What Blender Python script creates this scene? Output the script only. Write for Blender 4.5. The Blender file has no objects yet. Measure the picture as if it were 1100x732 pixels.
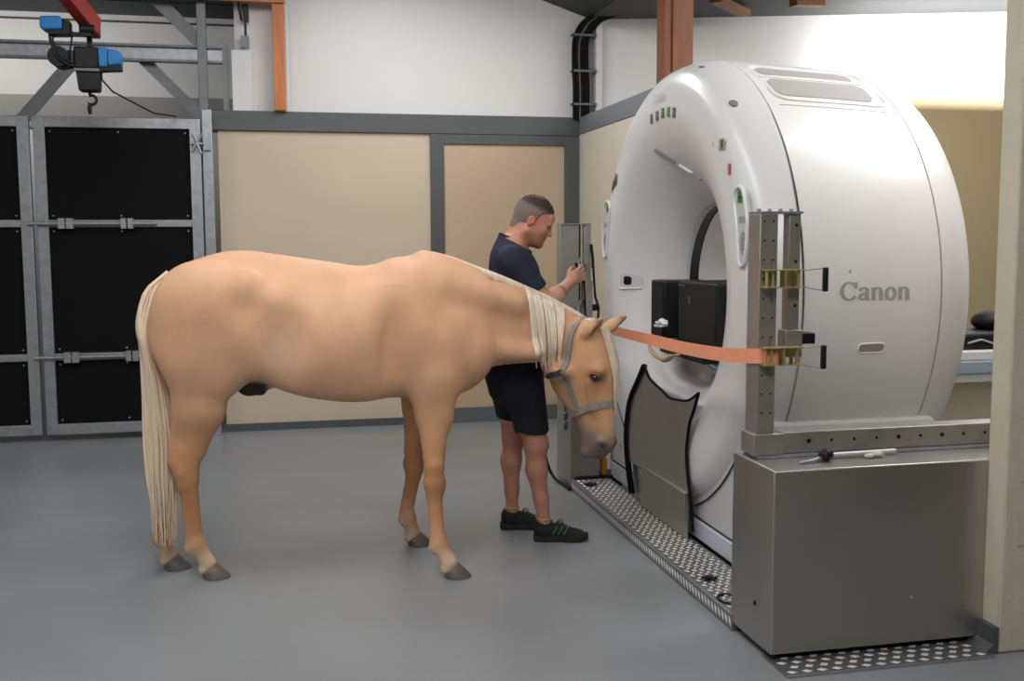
import bpy, bmesh, math, random
import numpy as np
from mathutils import Vector, Matrix
from mathutils.bvhtree import BVHTree
random.seed(7); np.random.seed(7)
PI = math.pi
col = bpy.context.scene.collection

# ------------------------------------------------------------------ helpers
def lin(c):
    c = c / 255.0
    return c / 12.92 if c <= 0.04045 else ((c + 0.055) / 1.055) ** 2.4
def rgb(r, g, b): return (lin(r), lin(g), lin(b), 1.0)

MATS = {}
def mat(name, c, rough=0.5, metal=0.0, var=0.0, scale=8.0, bump=0.0, bscale=60.0, stretch=None, coat=0.0, c2=None, emit=None, estr=0.0, spec=0.5, aniso=0.0, rvar=0.0, attr=None, sss=0.0):
    if name in MATS: return MATS[name]
    m = bpy.data.materials.new(name); m.use_nodes = True
    nt = m.node_tree; N = nt.nodes; L = nt.links
    b = N['Principled BSDF']
    b.inputs['Base Color'].default_value = c
    b.inputs['Roughness'].default_value = rough
    b.inputs['Metallic'].default_value = metal
    b.inputs['Coat Weight'].default_value = coat
    b.inputs['Specular IOR Level'].default_value = spec
    b.inputs['Anisotropic'].default_value = aniso
    if sss > 0:
        b.inputs['Subsurface Weight'].default_value = sss
        b.inputs['Subsurface Radius'].default_value = (0.02, 0.008, 0.004)
        b.inputs['Subsurface Scale'].default_value = 0.5
    if emit:
        b.inputs['Emission Color'].default_value = emit
        b.inputs['Emission Strength'].default_value = estr
    tc = N.new('ShaderNodeTexCoord'); mp = N.new('ShaderNodeMapping')
    L.new(tc.outputs['Object'], mp.inputs['Vector'])
    if stretch: mp.inputs['Scale'].default_value = stretch
    base = None
    if attr:
        a = N.new('ShaderNodeAttribute'); a.attribute_name = attr; base = a.outputs['Color']
    if var > 0 or c2:
        n = N.new('ShaderNodeTexNoise'); n.inputs['Scale'].default_value = scale; n.inputs['Detail'].default_value = 5
        L.new(mp.outputs['Vector'], n.inputs['Vector'])
        mx = N.new('ShaderNodeMix'); mx.data_type = 'RGBA'
        if c2:
            cr = N.new('ShaderNodeValToRGB'); cr.color_ramp.elements[0].position = 0.35; cr.color_ramp.elements[1].position = 0.65
            L.new(n.outputs['Fac'], cr.inputs['Fac']); L.new(cr.outputs['Color'], mx.inputs[0])
            mx.inputs[6].default_value = c; mx.inputs[7].default_value = c2
            L.new(mx.outputs[2], b.inputs['Base Color'])
        else:
            mr = N.new('ShaderNodeMapRange'); mr.inputs['To Min'].default_value = 1 - var; mr.inputs['To Max'].default_value = 1 + var
            mr.inputs['From Min'].default_value = 0.3; mr.inputs['From Max'].default_value = 0.7
            L.new(n.outputs['Fac'], mr.inputs['Value'])
            mx.blend_type = 'MULTIPLY'; mx.inputs[0].default_value = 1.0
            if base: L.new(base, mx.inputs[6])
            else: mx.inputs[6].default_value = c
            L.new(mr.outputs['Result'], mx.inputs[7])
            L.new(mx.outputs[2], b.inputs['Base Color'])
        if rvar > 0:
            m2 = N.new('ShaderNodeMapRange'); m2.inputs['To Min'].default_value = rough - rvar; m2.inputs['To Max'].default_value = rough + rvar
            L.new(n.outputs['Fac'], m2.inputs['Value']); L.new(m2.outputs['Result'], b.inputs['Roughness'])
    elif base: L.new(base, b.inputs['Base Color'])
    if bump > 0:
        n2 = N.new('ShaderNodeTexNoise'); n2.inputs['Scale'].default_value = bscale; n2.inputs['Detail'].default_value = 4
        L.new(mp.outputs['Vector'], n2.inputs['Vector'])
        bp = N.new('ShaderNodeBump'); bp.inputs['Strength'].default_value = bump; bp.inputs['Distance'].default_value = 0.01
        L.new(n2.outputs['Fac'], bp.inputs['Height']); L.new(bp.outputs['Normal'], b.inputs['Normal'])
    MATS[name] = m
    return m

ORG = {}                       # world location of every object made (no rotations used on parents)
def empty(name, loc, label=None, cat=None, group=None, kind=None):
    o = bpy.data.objects.new(name, None); o.empty_display_size = 0.1; col.objects.link(o)
    o.location = loc; ORG[o.name] = Vector(loc); tag(o, label, cat, group, kind); return o
def tag(o, label=None, cat=None, group=None, kind=None):
    if label: o['label'] = label
    if cat: o['category'] = cat
    if group: o['group'] = group
    if kind: o['kind'] = kind
    return o

class MB:
    def __init__(s): s.v = []; s.f = []; s.cols = None
    def add(s, vs, fs):
        n = len(s.v); s.v += [tuple(p) for p in vs]; s.f += [tuple(i + n for i in f) for f in fs]; return s
    def box(s, x0, x1, y0, y1, z0, z1):
        vs = [(x, y, z) for x in (x0, x1) for y in (y0, y1) for z in (z0, z1)]
        return s.add(vs, [(0,1,3,2),(4,6,7,5),(0,4,5,1),(2,3,7,6),(0,2,6,4),(1,5,7,3)])
    def bar(s, p0, p1, w, h, up=(0,0,1)):          # rectangular bar between two points
        p0 = Vector(p0); p1 = Vector(p1); d = (p1-p0).normalized(); up = Vector(up)
        a = d.cross(up)
        if a.length < 1e-4: a = d.cross(Vector((1,0,0)))
        a.normalize(); b = a.cross(d).normalized()
        vs = []
        for p in (p0, p1):
            for i, j in ((-1,-1),(1,-1),(1,1),(-1,1)): vs.append(p + a*(i*w/2) + b*(j*h/2))
        return s.add(vs, [(3,2,1,0),(4,5,6,7),(0,1,5,4),(1,2,6,5),(2,3,7,6),(3,0,4,7)])
    def tube(s, pts, r, n=10, cap=True, flat=1.0, fdir=None):
        pts = [Vector(p) for p in pts]; rs = r if isinstance(r, (list, tuple, np.ndarray)) else [r]*len(pts)
        ref = Vector(fdir) if fdir else None
        t0 = (pts[1]-pts[0]).normalized()
        a = ref or (Vector((0,0,1)) if abs(t0.z) < .9 else Vector((1,0,0)))
        vs = []; k = len(pts)
        for i, p in enumerate(pts):
            t = (pts[min(i+1,k-1)] - pts[max(i-1,0)]).normalized()
            base = ref if ref else a
            b = t.cross(base)
            if b.length < 1e-5: b = t.cross(Vector((0.3,0.9,0.1)))
            b.normalize(); a2 = b.cross(t).normalized(); a = a2
            for j in range(n):
                q = 2*PI*j/n
                vs.append(p + b*(math.cos(q)*rs[i]) + a2*(math.sin(q)*rs[i]*flat))
        fs = [(i*n+j, i*n+(j+1)%n, (i+1)*n+(j+1)%n, (i+1)*n+j) for i in range(k-1) for j in range(n)]
        if cap: fs += [tuple(range(n-1,-1,-1)), tuple((k-1)*n+j for j in range(n))]
        return s.add(vs, fs)
    def cyl(s, p0, p1, r, n=16, r2=None): return s.tube([p0, p1], [r, r if r2 is None else r2], n)
    def prism(s, poly, axis, a0, a1):
        """poly: 2D points in the plane normal to axis; extruded from a0 to a1"""
        def P(u, v, w):
            return {'x': (w,u,v), 'y': (u,w,v), 'z': (u,v,w)}[axis]
        n = len(poly)
        vs = [P(u,v,a0) for u,v in poly] + [P(u,v,a1) for u,v in poly]
        fs = [tuple(range(n)), tuple(range(2*n-1,n-1,-1))] + [(i, i+n, (i+1)%n+n, (i+1)%n) for i in range(n)]
        return s.add(vs, fs)
    def sphere(s, c, r, nu=16, nv=10, R=None):
        r = (r,r,r) if not hasattr(r,'__len__') else r
        vs = []; c = Vector(c)
        for i in range(nv+1):
            th = PI*i/nv
            for j in range(nu):
                ph = 2*PI*j/nu
                q = Vector((r[0]*math.sin(th)*math.cos(ph), r[1]*math.sin(th)*math.sin(ph), r[2]*math.cos(th)))
                vs.append(c + (R @ q if R else q))
        fs = [(i*nu+j, (i+1)*nu+j, (i+1)*nu+(j+1)%nu, i*nu+(j+1)%nu) for i in range(nv) for j in range(nu)]
        return s.add(vs, fs)
    def build(s, name, material, parent=None, smooth=False, bevel=0.0, seg=2, label=None, cat=None, group=None, kind=None, fix=True, angle=35, sub=0):
        off = ORG[parent.name] if parent is not None else Vector((0,0,0))
        me = bpy.data.meshes.new(name)
        loc = Vector((0,0,0))
        if parent is None:
            a = np.array(s.v); lo = a.min(0); hi = a.max(0); loc = Vector(((lo[0]+hi[0])/2, (lo[1]+hi[1])/2, lo[2]))
        sh = off + loc
        me.from_pydata([tuple(Vector(p)-sh) for p in s.v], [], s.f)
        if fix:
            bm = bmesh.new(); bm.from_mesh(me)
            bmesh.ops.remove_doubles(bm, verts=bm.verts, dist=1e-6)
            bmesh.ops.recalc_face_normals(bm, faces=bm.faces); bm.to_mesh(me); bm.free()
        me.materials.append(material)
        if smooth:
            me.polygons.foreach_set('use_smooth', [True]*len(me.polygons))
            if smooth != 'all':
                me.set_sharp_from_angle(angle=math.radians(angle))
        o = bpy.data.objects.new(name, me); col.objects.link(o)
        if parent is not None: o.parent = parent
        else: o.location = loc
        ORG[o.name] = sh.copy() if parent is None else off.copy()
        if bevel > 0:
            b = o.modifiers.new('bevel', 'BEVEL'); b.width = bevel; b.segments = seg; b.limit_method = 'ANGLE'; b.angle_limit = math.radians(40)
            me.polygons.foreach_set('use_smooth', [True]*len(me.polygons)); me.set_sharp_from_angle(angle=math.radians(50))
        if sub:
            q = o.modifiers.new('sub', 'SUBSURF'); q.levels = sub; q.render_levels = sub
        tag(o, label, cat, group, kind)
        return o

def copy_tree(o, loc, label=None):
    """a thing and its parts (two levels), mesh data shared"""
    r = o.copy(); col.objects.link(r); r.location = loc; ORG[r.name] = Vector(loc)
    if label: r['label'] = label
    for ch in list(o.children):
        c = ch.copy(); col.objects.link(c); c.parent = r
        for g in list(ch.children):
            d = g.copy(); col.objects.link(d); d.parent = c
    return r

# glyph strokes (unit height), drawn as ribbons with vertical stress
def arc(cx, cy, rx, ry, a0, a1, n=14):
    return [(cx+rx*math.cos(math.radians(a0+(a1-a0)*i/n)), cy+ry*math.sin(math.radians(a0+(a1-a0)*i/n))) for i in range(n+1)]
GL = {
 'C': (0.86, [arc(.46,.5,.40,.47,38,322,26), [(.80,.66),(.80,.98)]]),
 'a': (0.66, [[(.10,.52)]+arc(.30,.50,.20,.17,150,0,10)+[(.50,.10),(.54,.03),(.62,.04)], [(.50,.38),(.30,.34),(.13,.26),(.10,.14),(.20,.03),(.36,.06),(.50,.17)]]),
 'n': (0.70, [[(.14,.66),(.14,.0)], [(.14,.50)]+arc(.35,.47,.19,.19,150,0,10)+[(.54,0)], [(.03,.0),(.25,.0)], [(.43,.0),(.66,.0)], [(.03,.65),(.14,.65)]]),
 'o': (0.66, [arc(.32,.33,.24,.33,0,360,28)]),
 'A': (0.8, [[(.05,0),(.42,1),(.78,0)], [(.2,.35),(.66,.35)]]),
 'q': (0.62, [arc(.28,.33,.22,.3,0,360,20), [(.5,.62),(.5,-.3)]]),
 'u': (0.62, [[(.1,.62),(.1,.2),(.2,.03),(.38,.03),(.5,.2),(.5,.62)], [(.5,.2),(.52,0)]]),
 'i': (0.26, [[(.12,.62),(.12,0)], [(.12,.85),(.12,.95)]]),
 'l': (0.26, [[(.12,1),(.12,0)]]),
}
def glyphs(text, thin, thick, posfn, mb, gap=0.06):
    """posfn(u,v)->3D; u along the text, v up; unit = cap height"""
    x = 0
    for ch in text:
        w, strokes = GL[ch]
        for st in strokes:
            n = len(st); vs = []
            for i, (a, b) in enumerate(st):
                p, q = st[max(i-1,0)], st[min(i+1,n-1)]
                dx, dy = q[0]-p[0], q[1]-p[1]; L = math.hypot(dx,dy) or 1; dx/=L; dy/=L
                wd = (thin + (thick-thin)*abs(dy)**1.5)/2
                vs += [posfn(x+a-dy*wd, b+dx*wd), posfn(x+a+dy*wd, b-dx*wd)]
            mb.add(vs, [(2*i,2*i+1,2*i+3,2*i+2) for i in range(n-1)])
        x += w + gap
    return x

def catmull(pts, n):
    """resample a list of tuples smoothly"""
    P = np.array(pts, float); k = len(P)
    Q = np.vstack([2*P[0]-P[1], P, 2*P[-1]-P[-2]]); out = []
    for i in range(k-1):
        p0,p1,p2,p3 = Q[i],Q[i+1],Q[i+2],Q[i+3]
        for t in np.arange(n)/n:
            out.append(0.5*((2*p1)+(-p0+p2)*t+(2*p0-5*p1+4*p2-p3)*t*t+(-p0+3*p1-3*p2+p3)*t**3))
    out.append(P[-1]); return np.array(out)

# ------------------------------------------------------------------ signed distance field -> mesh
class Field:
    def __init__(s, lo, hi, h):
        s.lo = np.array(lo, float); s.h = h
        s.n = np.ceil((np.array(hi)-s.lo)/h).astype(int)+1
        s.F = np.full(tuple(s.n), 0.5, np.float32)
        s.ax = [s.lo[i]+h*np.arange(s.n[i]) for i in range(3)]
    def _blk(s, lo, hi, m):
        a = np.clip(np.floor((np.array(lo)-m-s.lo)/s.h).astype(int), 0, s.n); b = np.clip(np.ceil((np.array(hi)+m-s.lo)/s.h).astype(int)+1, 0, s.n)
        sl = tuple(slice(a[i], b[i]) for i in range(3))
        G = np.meshgrid(s.ax[0][sl[0]], s.ax[1][sl[1]], s.ax[2][sl[2]], indexing='ij')
        return sl, G
    def _mix(s, sl, d, k, mode='u'):
        A = s.F[sl]; d = d.astype(np.float32)
        if mode == 'u':
            h = np.maximum(k-np.abs(A-d), 0)/k; s.F[sl] = np.minimum(A, d) - h*h*k*0.25
        elif mode == 's':
            d = -d; h = np.maximum(k-np.abs(A-d), 0)/k; s.F[sl] = np.maximum(A, d) + h*h*k*0.25
    def cone(s, a, b, ra, rb, k=0.03, sc=(1,1,1), mode='u'):
        a = np.array(a, float); b = np.array(b, float); r = max(ra, rb); sc = np.array(sc, float); m = r*max(sc)+k+2*s.h
        sl, (X,Y,Z) = s._blk(np.minimum(a,b), np.maximum(a,b), m)
        if X.size == 0: return
        ab = (b-a)/sc; L = ab@ab
        x,y,z = (X-a[0])/sc[0], (Y-a[1])/sc[1], (Z-a[2])/sc[2]
        t = np.clip((x*ab[0]+y*ab[1]+z*ab[2])/L, 0, 1) if L > 1e-12 else 0
        d = np.sqrt((x-t*ab[0])**2+(y-t*ab[1])**2+(z-t*ab[2])**2) - (ra+(rb-ra)*t)
        s._mix(sl, d*min(sc), k, mode)
    def chain(s, pts, k=0.03, sc=(1,1,1)):        # pts: (x,y,z,r)
        for p, q in zip(pts[:-1], pts[1:]): s.cone(p[:3], q[:3], p[3], q[3], k, sc)
    def ell(s, c, r, k=0.03, R=None, mode='u'):
        c = np.array(c, float); r = np.array(r, float); m = max(r)+k+2*s.h
        sl, (X,Y,Z) = s._blk(c, c, m)
        if X.size == 0: return
        P = np.stack([X-c[0], Y-c[1], Z-c[2]], -1)
        if R is not None: P = P @ np.array(R)       # columns = local axes
        q = P/r; k0 = np.sqrt((q**2).sum(-1)); k1 = np.sqrt(((P/(r*r))**2).sum(-1))+1e-9
        s._mix(sl, k0*(k0-1)/k1, k, mode)
    def loft(s, O, U, V, W, st, k=0.03, p=2.2, taper=0.0):
        """st rows: (u, vfront, vback, halfwidth, woffset)"""
        O,U,V,W = [np.array(q, float) for q in (O,U,V,W)]
        T = catmull(st, 8); u0, u1 = T[0,0], T[-1,0]
        cs = np.array([O+U*r[0]+V*v+W*(w+r[4]) for r in T for v in (r[1], r[2]) for w in (-r[3], r[3])])
        sl, (X,Y,Z) = s._blk(cs.min(0), cs.max(0), k+2*s.h)
        x,y,z = X-O[0], Y-O[1], Z-O[2]
        u = x*U[0]+y*U[1]+z*U[2]; v = x*V[0]+y*V[1]+z*V[2]; w = x*W[0]+y*W[1]+z*W[2]
        f = [np.interp(u, T[:,0], T[:,i]) for i in range(1,5)]
        vc = (f[0]+f[1])/2; vh = np.maximum(np.abs(f[0]-f[1])/2, 0.004); hw = np.maximum(f[2], 0.004)
        tv = np.clip((v-vc)/vh, -1.2, 1.2); hw2 = hw*(1-taper*tv)
        a = np.abs(v-vc)/vh; b = np.abs(w-f[3])/hw2
        d = ((a**p+b**p)**(1/p)-1)*np.minimum(vh, hw2)
        e = np.maximum(u0-u, u-u1)
        d = np.where(e > 0, np.sqrt(np.maximum(d,0)**2+e**2) , np.maximum(d, e))
        s._mix(sl, d, k)
    def cut(s, n, c):            # keep n.p <= c
        X,Y,Z = np.meshgrid(*s.ax, indexing='ij')
        s.F = np.maximum(s.F, (X*n[0]+Y*n[1]+Z*n[2]-c).astype(np.float32))
    def mesh(s, smooth=2):
        F = s.F; nx,ny,nz = F.shape
        S = F < 0
        c = [S[i:nx-1+i, j:ny-1+j, k:nz-1+k] for i in (0,1) for j in (0,1) for k in (0,1)]
        tot = sum(q.astype(np.int8) for q in c); act = (tot > 0) & (tot < 8)
        idx = -np.ones(act.shape, np.int64); I = np.argwhere(act); idx[act] = np.arange(len(I))
        acc = np.zeros((len(I),3)); cnt = np.zeros(len(I))
        cor = [(i,j,k) for i in (0,1) for j in (0,1) for k in (0,1)]
        for a in range(8):
            for b in range(a+1, 8):
                A, B = np.array(cor[a]), np.array(cor[b])
                if np.abs(A-B).sum() != 1: continue
                fa = F[tuple((I+A).T)]; fb = F[tuple((I+B).T)]; m = (fa < 0) != (fb < 0)
                t = np.where(m, fa/np.where(m, fa-fb, 1), 0)
                acc += np.where(m[:,None], A+(B-A)*t[:,None], 0); cnt += m
        V = s.lo + s.h*(I + acc/cnt[:,None])
        faces = []
        for ax in range(3):
            o = [q for q in range(3) if q != ax]
            sa = [slice(None)]*3; sb = [slice(None)]*3; sa[ax] = slice(0,-1); sb[ax] = slice(1,None)
            A = S[tuple(sa)]; B = S[tuple(sb)]; E = np.argwhere(A != B)
            ok = np.ones(len(E), bool)
            for q in o: ok &= (E[:,q] > 0) & (E[:,q] < F.shape[q]-1)
            E = E[ok]; d1 = np.zeros(3,int); d1[o[0]] = 1; d2 = np.zeros(3,int); d2[o[1]] = 1
            q = np.stack([idx[tuple((E-d1-d2).T)], idx[tuple((E-d2).T)], idx[tuple(E.T)], idx[tuple((E-d1).T)]], 1)
            fl = A[tuple(E.T)] ^ (ax == 1)
            q[~fl] = q[~fl][:, ::-1]; faces.append(q)
        Q = np.vstack(faces); Q = Q[(Q >= 0).all(1)]
        for _ in range(smooth):           # light Laplacian smoothing
            acc = np.zeros_like(V); cnt = np.zeros(len(V))
            for a, b in ((0,1),(1,2),(2,3),(3,0)):
                np.add.at(acc, Q[:,a], V[Q[:,b]]); np.add.at(acc, Q[:,b], V[Q[:,a]])
                cnt += np.bincount(Q[:,a], minlength=len(V)) + np.bincount(Q[:,b], minlength=len(V))
            V = 0.5*V + 0.5*acc/np.maximum(cnt,1)[:,None]
        return V, Q

def npmesh(name, V, Q, material, parent=None, colors=None, label=None, cat=None):
    off = np.array(ORG[parent.name]) if parent is not None else np.zeros(3)
    loc = np.zeros(3)
    if parent is None: loc = np.array([(V[:,0].min()+V[:,0].max())/2, (V[:,1].min()+V[:,1].max())/2, V[:,2].min()])
    me = bpy.data.meshes.new(name)
    me.from_pydata((V-off-loc).tolist(), [], Q.tolist())
    me.polygons.foreach_set('use_smooth', [True]*len(me.polygons))
    if colors is not None:
        ca = me.color_attributes.new('coat', 'FLOAT_COLOR', 'POINT')
        ca.data.foreach_set('color', np.hstack([colors, np.ones((len(colors),1))]).astype(np.float32).ravel())
    me.materials.append(material); me.validate()
    o = bpy.data.objects.new(name, me); col.objects.link(o)
    if parent is not None: o.parent = parent; ORG[o.name] = Vector(off)
    else: o.location = Vector(loc); ORG[o.name] = Vector(loc)
    return tag(o, label, cat)
# ------------------------------------------------------------------ materials
M_floor = mat('grey resin floor', rgb(138,141,144), rough=.36, var=.10, scale=1.3, bump=.06, bscale=90, rvar=.10)
M_cream = mat('cream wall paint', rgb(198,182,160), rough=.55, var=.03, scale=1.5)
M_white = mat('white wall paint', rgb(216,214,212), rough=.6, var=.02, scale=2)
M_trim = mat('dark grey trim paint', rgb(78,81,82), rough=.45, var=.04, scale=3)
M_trimlight = mat('grey steel coping', rgb(112,118,124), rough=.4, var=.03, scale=3)
M_galv = mat('galvanised steel', rgb(158,162,166), rough=.42, metal=.55, var=.12, scale=22, bump=.05, bscale=80)
M_galvd = mat('weathered galvanised steel', rgb(112,116,118), rough=.5, metal=.5, var=.12, scale=18)
M_black = mat('black rubber', rgb(9,10,10), rough=.8, var=.15, scale=5, spec=.2)
M_ceil = mat('dark grey roof panel', rgb(62,64,64), rough=.7, var=.05, scale=2)
M_wood = mat('orange stained timber', rgb(188,112,60), rough=.55, var=.22, scale=5, stretch=(9,9,.8))
M_woodd = mat('brown stained timber', rgb(132,76,36), rough=.5, var=.2, scale=5, stretch=(9,9,.8))
M_panel = mat('grey sandwich panel', rgb(176,174,170), rough=.6, var=.04, scale=1)
M_ss = mat('brushed stainless steel', rgb(182,178,172), rough=.40, metal=.95, var=.07, scale=2.2, rvar=.08)
M_ssd = mat('stainless steel frame', rgb(170,167,162), rough=.45, metal=.75, var=.10, scale=14)
M_tread = mat('aluminium tread plate', rgb(140,140,136), rough=.38, metal=.7, var=.1, scale=14)
M_treadhi = mat('highlight white aluminium ribs', rgb(236,236,232), rough=.3, metal=.25, var=.05, scale=20)  # rib highlights put into a near-white, barely metallic base colour
M_plastic = mat('off white scanner plastic', rgb(224,222,221), rough=.33, coat=.15)
M_plgrey = mat('light grey scanner plastic', rgb(206,205,206), rough=.36, coat=.1)
M_plblue = mat('bluish white plastic', rgb(198,204,214), rough=.35)
M_dark = mat('near black plastic', rgb(17,17,18), rough=.5, spec=.35)
M_foam = mat('black vinyl foam', rgb(20,21,21), rough=.5, spec=.35, bump=.03, bscale=40)
M_blue = mat('blue enamel', rgb(30,118,184), rough=.35)
M_red = mat('red enamel', rgb(158,50,36), rough=.4, var=.06)
M_pillar = mat('cream blockwork paint', rgb(206,198,176), rough=.7, var=.05, scale=5, bump=.35, bscale=34)
M_text = mat('grey lettering', rgb(160,159,161), rough=.5)
M_green = mat('green display', rgb(70,140,60), rough=.4)
M_yellow = mat('zinc yellow steel', rgb(190,178,110), rough=.35, metal=.45, var=.18, scale=30)
M_orange = mat('orange webbing', rgb(246,160,122), rough=.75, bump=.2, bscale=220, var=.05, scale=30)
M_blueman = mat('blue grey enamel', rgb(150,165,182), rough=.4)
M_couchb = mat('beige plastic', rgb(186,178,160), rough=.45)

# ------------------------------------------------------------------ room shell (x right, y into the room, z up)
MB().box(-7, 11, -3.5, 12.5, -.1, 0).build('floor', M_floor, kind='structure')
# back wall: cream lower, white upper, seen left of the corner
BW = 8.92
MB().box(-.50, 2.52, BW, BW+.15, 0, 2.47).build('wall_back', M_cream, kind='structure')
MB().box(-.35, 2.70, BW+.05, BW+.2, 2.62, 5.2).build('wall_back_upper', M_white, kind='structure')
MB().box(-.20, -.35, BW+.06, BW+.2, 3.15, 5.2).build('wall_back_upper_return', M_white, kind='structure') if False else None
MB().box(-.58, 2.52, BW-.03, BW+.2, 2.462, 2.62).build('trim_1', M_trim, bevel=.004, kind='structure')
MB().box(1.20, 2.50, BW-.036, BW-.0305, 0, .125).build('baseboard_back', mat('grey skirting', rgb(96,101,103), rough=.45), kind='structure')
MB().box(-.50, 1.20, BW-.018, BW+.001, 0, .062).build('baseboard_back_low', mat('dark low skirting', rgb(78,82,84), rough=.45), kind='structure')
# framed sliding door panel in the back wall
d = MB(); d.box(1.218, 1.335, BW-.03, BW, .0, 2.46); d.box(2.385, 2.517, BW-.03, BW, .0, 2.46); d.box(1.335, 2.385, BW-.03, BW, 2.378, 2.46)
d.build('trim_2', M_trim, bevel=.003, kind='structure')
MB().box(1.335, 2.385, BW-.008, BW-.001, .125, 2.378).build('door_1', mat('tan door panel', rgb(190,166,138), rough=.5, var=.03, scale=1.5), kind='structure')
# wing partition on the right, running towards the camera behind the scanner
MB().box(2.522, 2.64, 6.75, BW-.032, 0, 2.475).build('wall_right', mat('pale cream partition', rgb(212,202,184), rough=.5, var=.03, scale=1.5), kind='structure')
MB().box(2.515, 2.65, 6.74, BW-.031, 2.476, 2.62).build('trim_3', M_trimlight, bevel=.004, kind='structure')
MB().box(2.508, 2.521, 6.75, BW-.04, 0, .12).build('baseboard_right', MATS['grey skirting'], kind='structure')
# bay behind the scanner
MB().box(2.71, 4.4, BW, BW+.15, 0, 2.865).build('wall_bay_left', M_white, kind='structure')
MB().box(4.4, 10.9, BW, BW+.15, 0, 2.865).build('wall_bay', mat('tan bay wall', rgb(168,150,112), rough=.6, var=.04, scale=1.5), kind='structure')
MB().box(2.71, 10.9, BW+.01, BW+.16, 2.866, 5.2).build('wall_bay_upper', M_white, kind='structure')
MB().box(2.655, 2.708, BW-.06, BW+.18, 2.3, 3.47).build('trim_4', M_white, kind='structure')
# roof underside: falls to the valley above the partition, then rises gently over the bay
c = MB(); c.add([(2.62,2.0,3.47),(2.62,BW+.3,3.47),(-.36,BW+.3,4.46),(-.36,2.0,4.46)], [(0,1,2,3)]); c.add([(2.62,2.0,3.55),(2.62,BW+.3,3.55),(-.36,BW+.3,4.54),(-.36,2.0,4.54)], [(3,2,1,0)])
c.build('ceiling', M_ceil, kind='structure', fix=False)
c = MB(); c.add([(2.62,7.2,3.455),(10.9,7.2,3.92),(10.9,BW+.3,3.92),(2.62,BW+.3,3.455),(2.62,7.2,3.53),(10.9,7.2,3.99),(10.9,BW+.3,3.99),(2.62,BW+.3,3.53)], [(0,1,2,3),(4,7,6,5),(0,4,5,1),(1,5,6,2),(2,6,7,3),(3,7,4,0)])
c.build('ceiling_bay', M_ceil, kind='structure')
# timber in the bay and over the wall
MB().box(2.79, 2.845, 7.55, 7.73, 0, 3.45).box(2.845, 3.0, 7.52, 7.75, 0, 3.45).build('timber_post', M_woodd, label='brown timber post rising behind the scanner to the dark roof', cat='post', bevel=.004)
MB().bar((3.38,8.02,3.462),(3.86,8.52,3.472),.10,.05).build('timber_rafter', M_woodd, label='short brown rafter end under dark roof nearest the timber post', cat='beam')
MB().bar((4.12,8.16,3.50),(4.40,8.22,3.52),.10,.06).build('timber_rafter', M_woodd, label='short brown rafter end under dark roof above the scanner top', cat='beam')
b = MB(); b.box(-.048, .045, BW-.10, BW-.03, 2.621, 3.62); b.build('timber_post', M_wood, bevel=.003, label='orange timber post standing on the grey wall band against the white wall', cat='post')
b = MB(); b.box(-1.2, .05, BW-.13, BW-.105, 3.46, 3.60); b.build('timber_beam', M_wood, label='orange timber beam along the top left meeting the orange post', cat='beam')
MB().box(.06, .075, BW-.06, BW-.045, 2.625, 3.45).build('white_conduit', M_white, label='thin white conduit running beside the orange timber post', cat='pipe')
MB().box(-.375, -.215, BW-.005, BW+.04, 2.62, 3.10).build('wall_back_notch', M_white, kind='structure')
# dim space behind the gates
MB().box(-7, -.32, 10.6, 10.75, 0, 3.79).build('wall_far', M_panel, kind='structure')
MB().box(-7, -.30, 8.95, 10.8, 3.80, 3.88).build('ceiling_far', M_ceil, kind='structure')
MB().box(-.34, -.30, 9.13, 10.6, 0, 5.2).build('wall_far_right', M_panel, kind='structure')
f = MB(); f.box(-6.9, -.35, 10.57, 10.6, 3.67, 3.79); f.box(-6.9, -.35, 10.575, 10.6, 3.60, 3.615)
f.build('trim_5', mat('black roof edge', rgb(38,42,40), rough=.6), kind='structure')
MB().box(-6.9, -.36, 10.57, 10.6, 2.62, 2.92).build('trim_6', mat('dull grey band', rgb(122,119,114), rough=.6), kind='structure')
# foreground pillar, painted blockwork
p = MB(); p.box(2.636, 6.0, 3.42, 3.53, 0, 4.2); 
p.build('pillar_wall_front', M_pillar, bevel=.012, kind='structure')
j = MB()
z = .42
while z < 3.6:
    j.box(2.70, 6.0, 3.4165, 3.4205, z, z+.006)
    for q in range(8):
        xv = 2.95+.44*q+(.22 if int(round(z/.247))%2 else 0)
        if xv < 5.9: j.box(xv, xv+.006, 3.4165, 3.4205, z+.006, z+.247)
    z += .247
j.build('trim_7', mat('painted mortar joint', rgb(188,178,154), rough=.8), kind='structure')
k = MB(); k.box(2.612, 2.636, 3.42, 3.545, 0, .105); k.add([(2.612,3.42,.0),(2.612,3.545,.0),(2.575,3.42,.0),(2.575,3.545,.0),(2.612,3.42,.04),(2.612,3.545,.04)], [(0,4,2),(1,3,5),(2,4,5,3),(0,1,5,4),(0,2,3,1)])
k.build('baseboard_front', MATS['dark grey trim paint'], kind='structure')
# unseen sides of the hall (they shade and reflect)
MB().box(-7.15, -7, -3.5, 12.5, 0, 5).build('wall_left', M_panel, kind='structure')
MB().box(-7, 11, -3.65, -3.5, 0, 5).build('wall_front', mat('brown cladding', rgb(158,126,82), rough=.7, var=.1, scale=1), kind='structure')
MB().box(-7, 11, -3.5, 2.0, 5.0, 5.1).build('ceiling_front', M_ceil, kind='structure')
MB().box(-7, -.36, 2.0, 8.94, 5.0, 5.1).build('ceiling_left', M_ceil, kind='structure')

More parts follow.
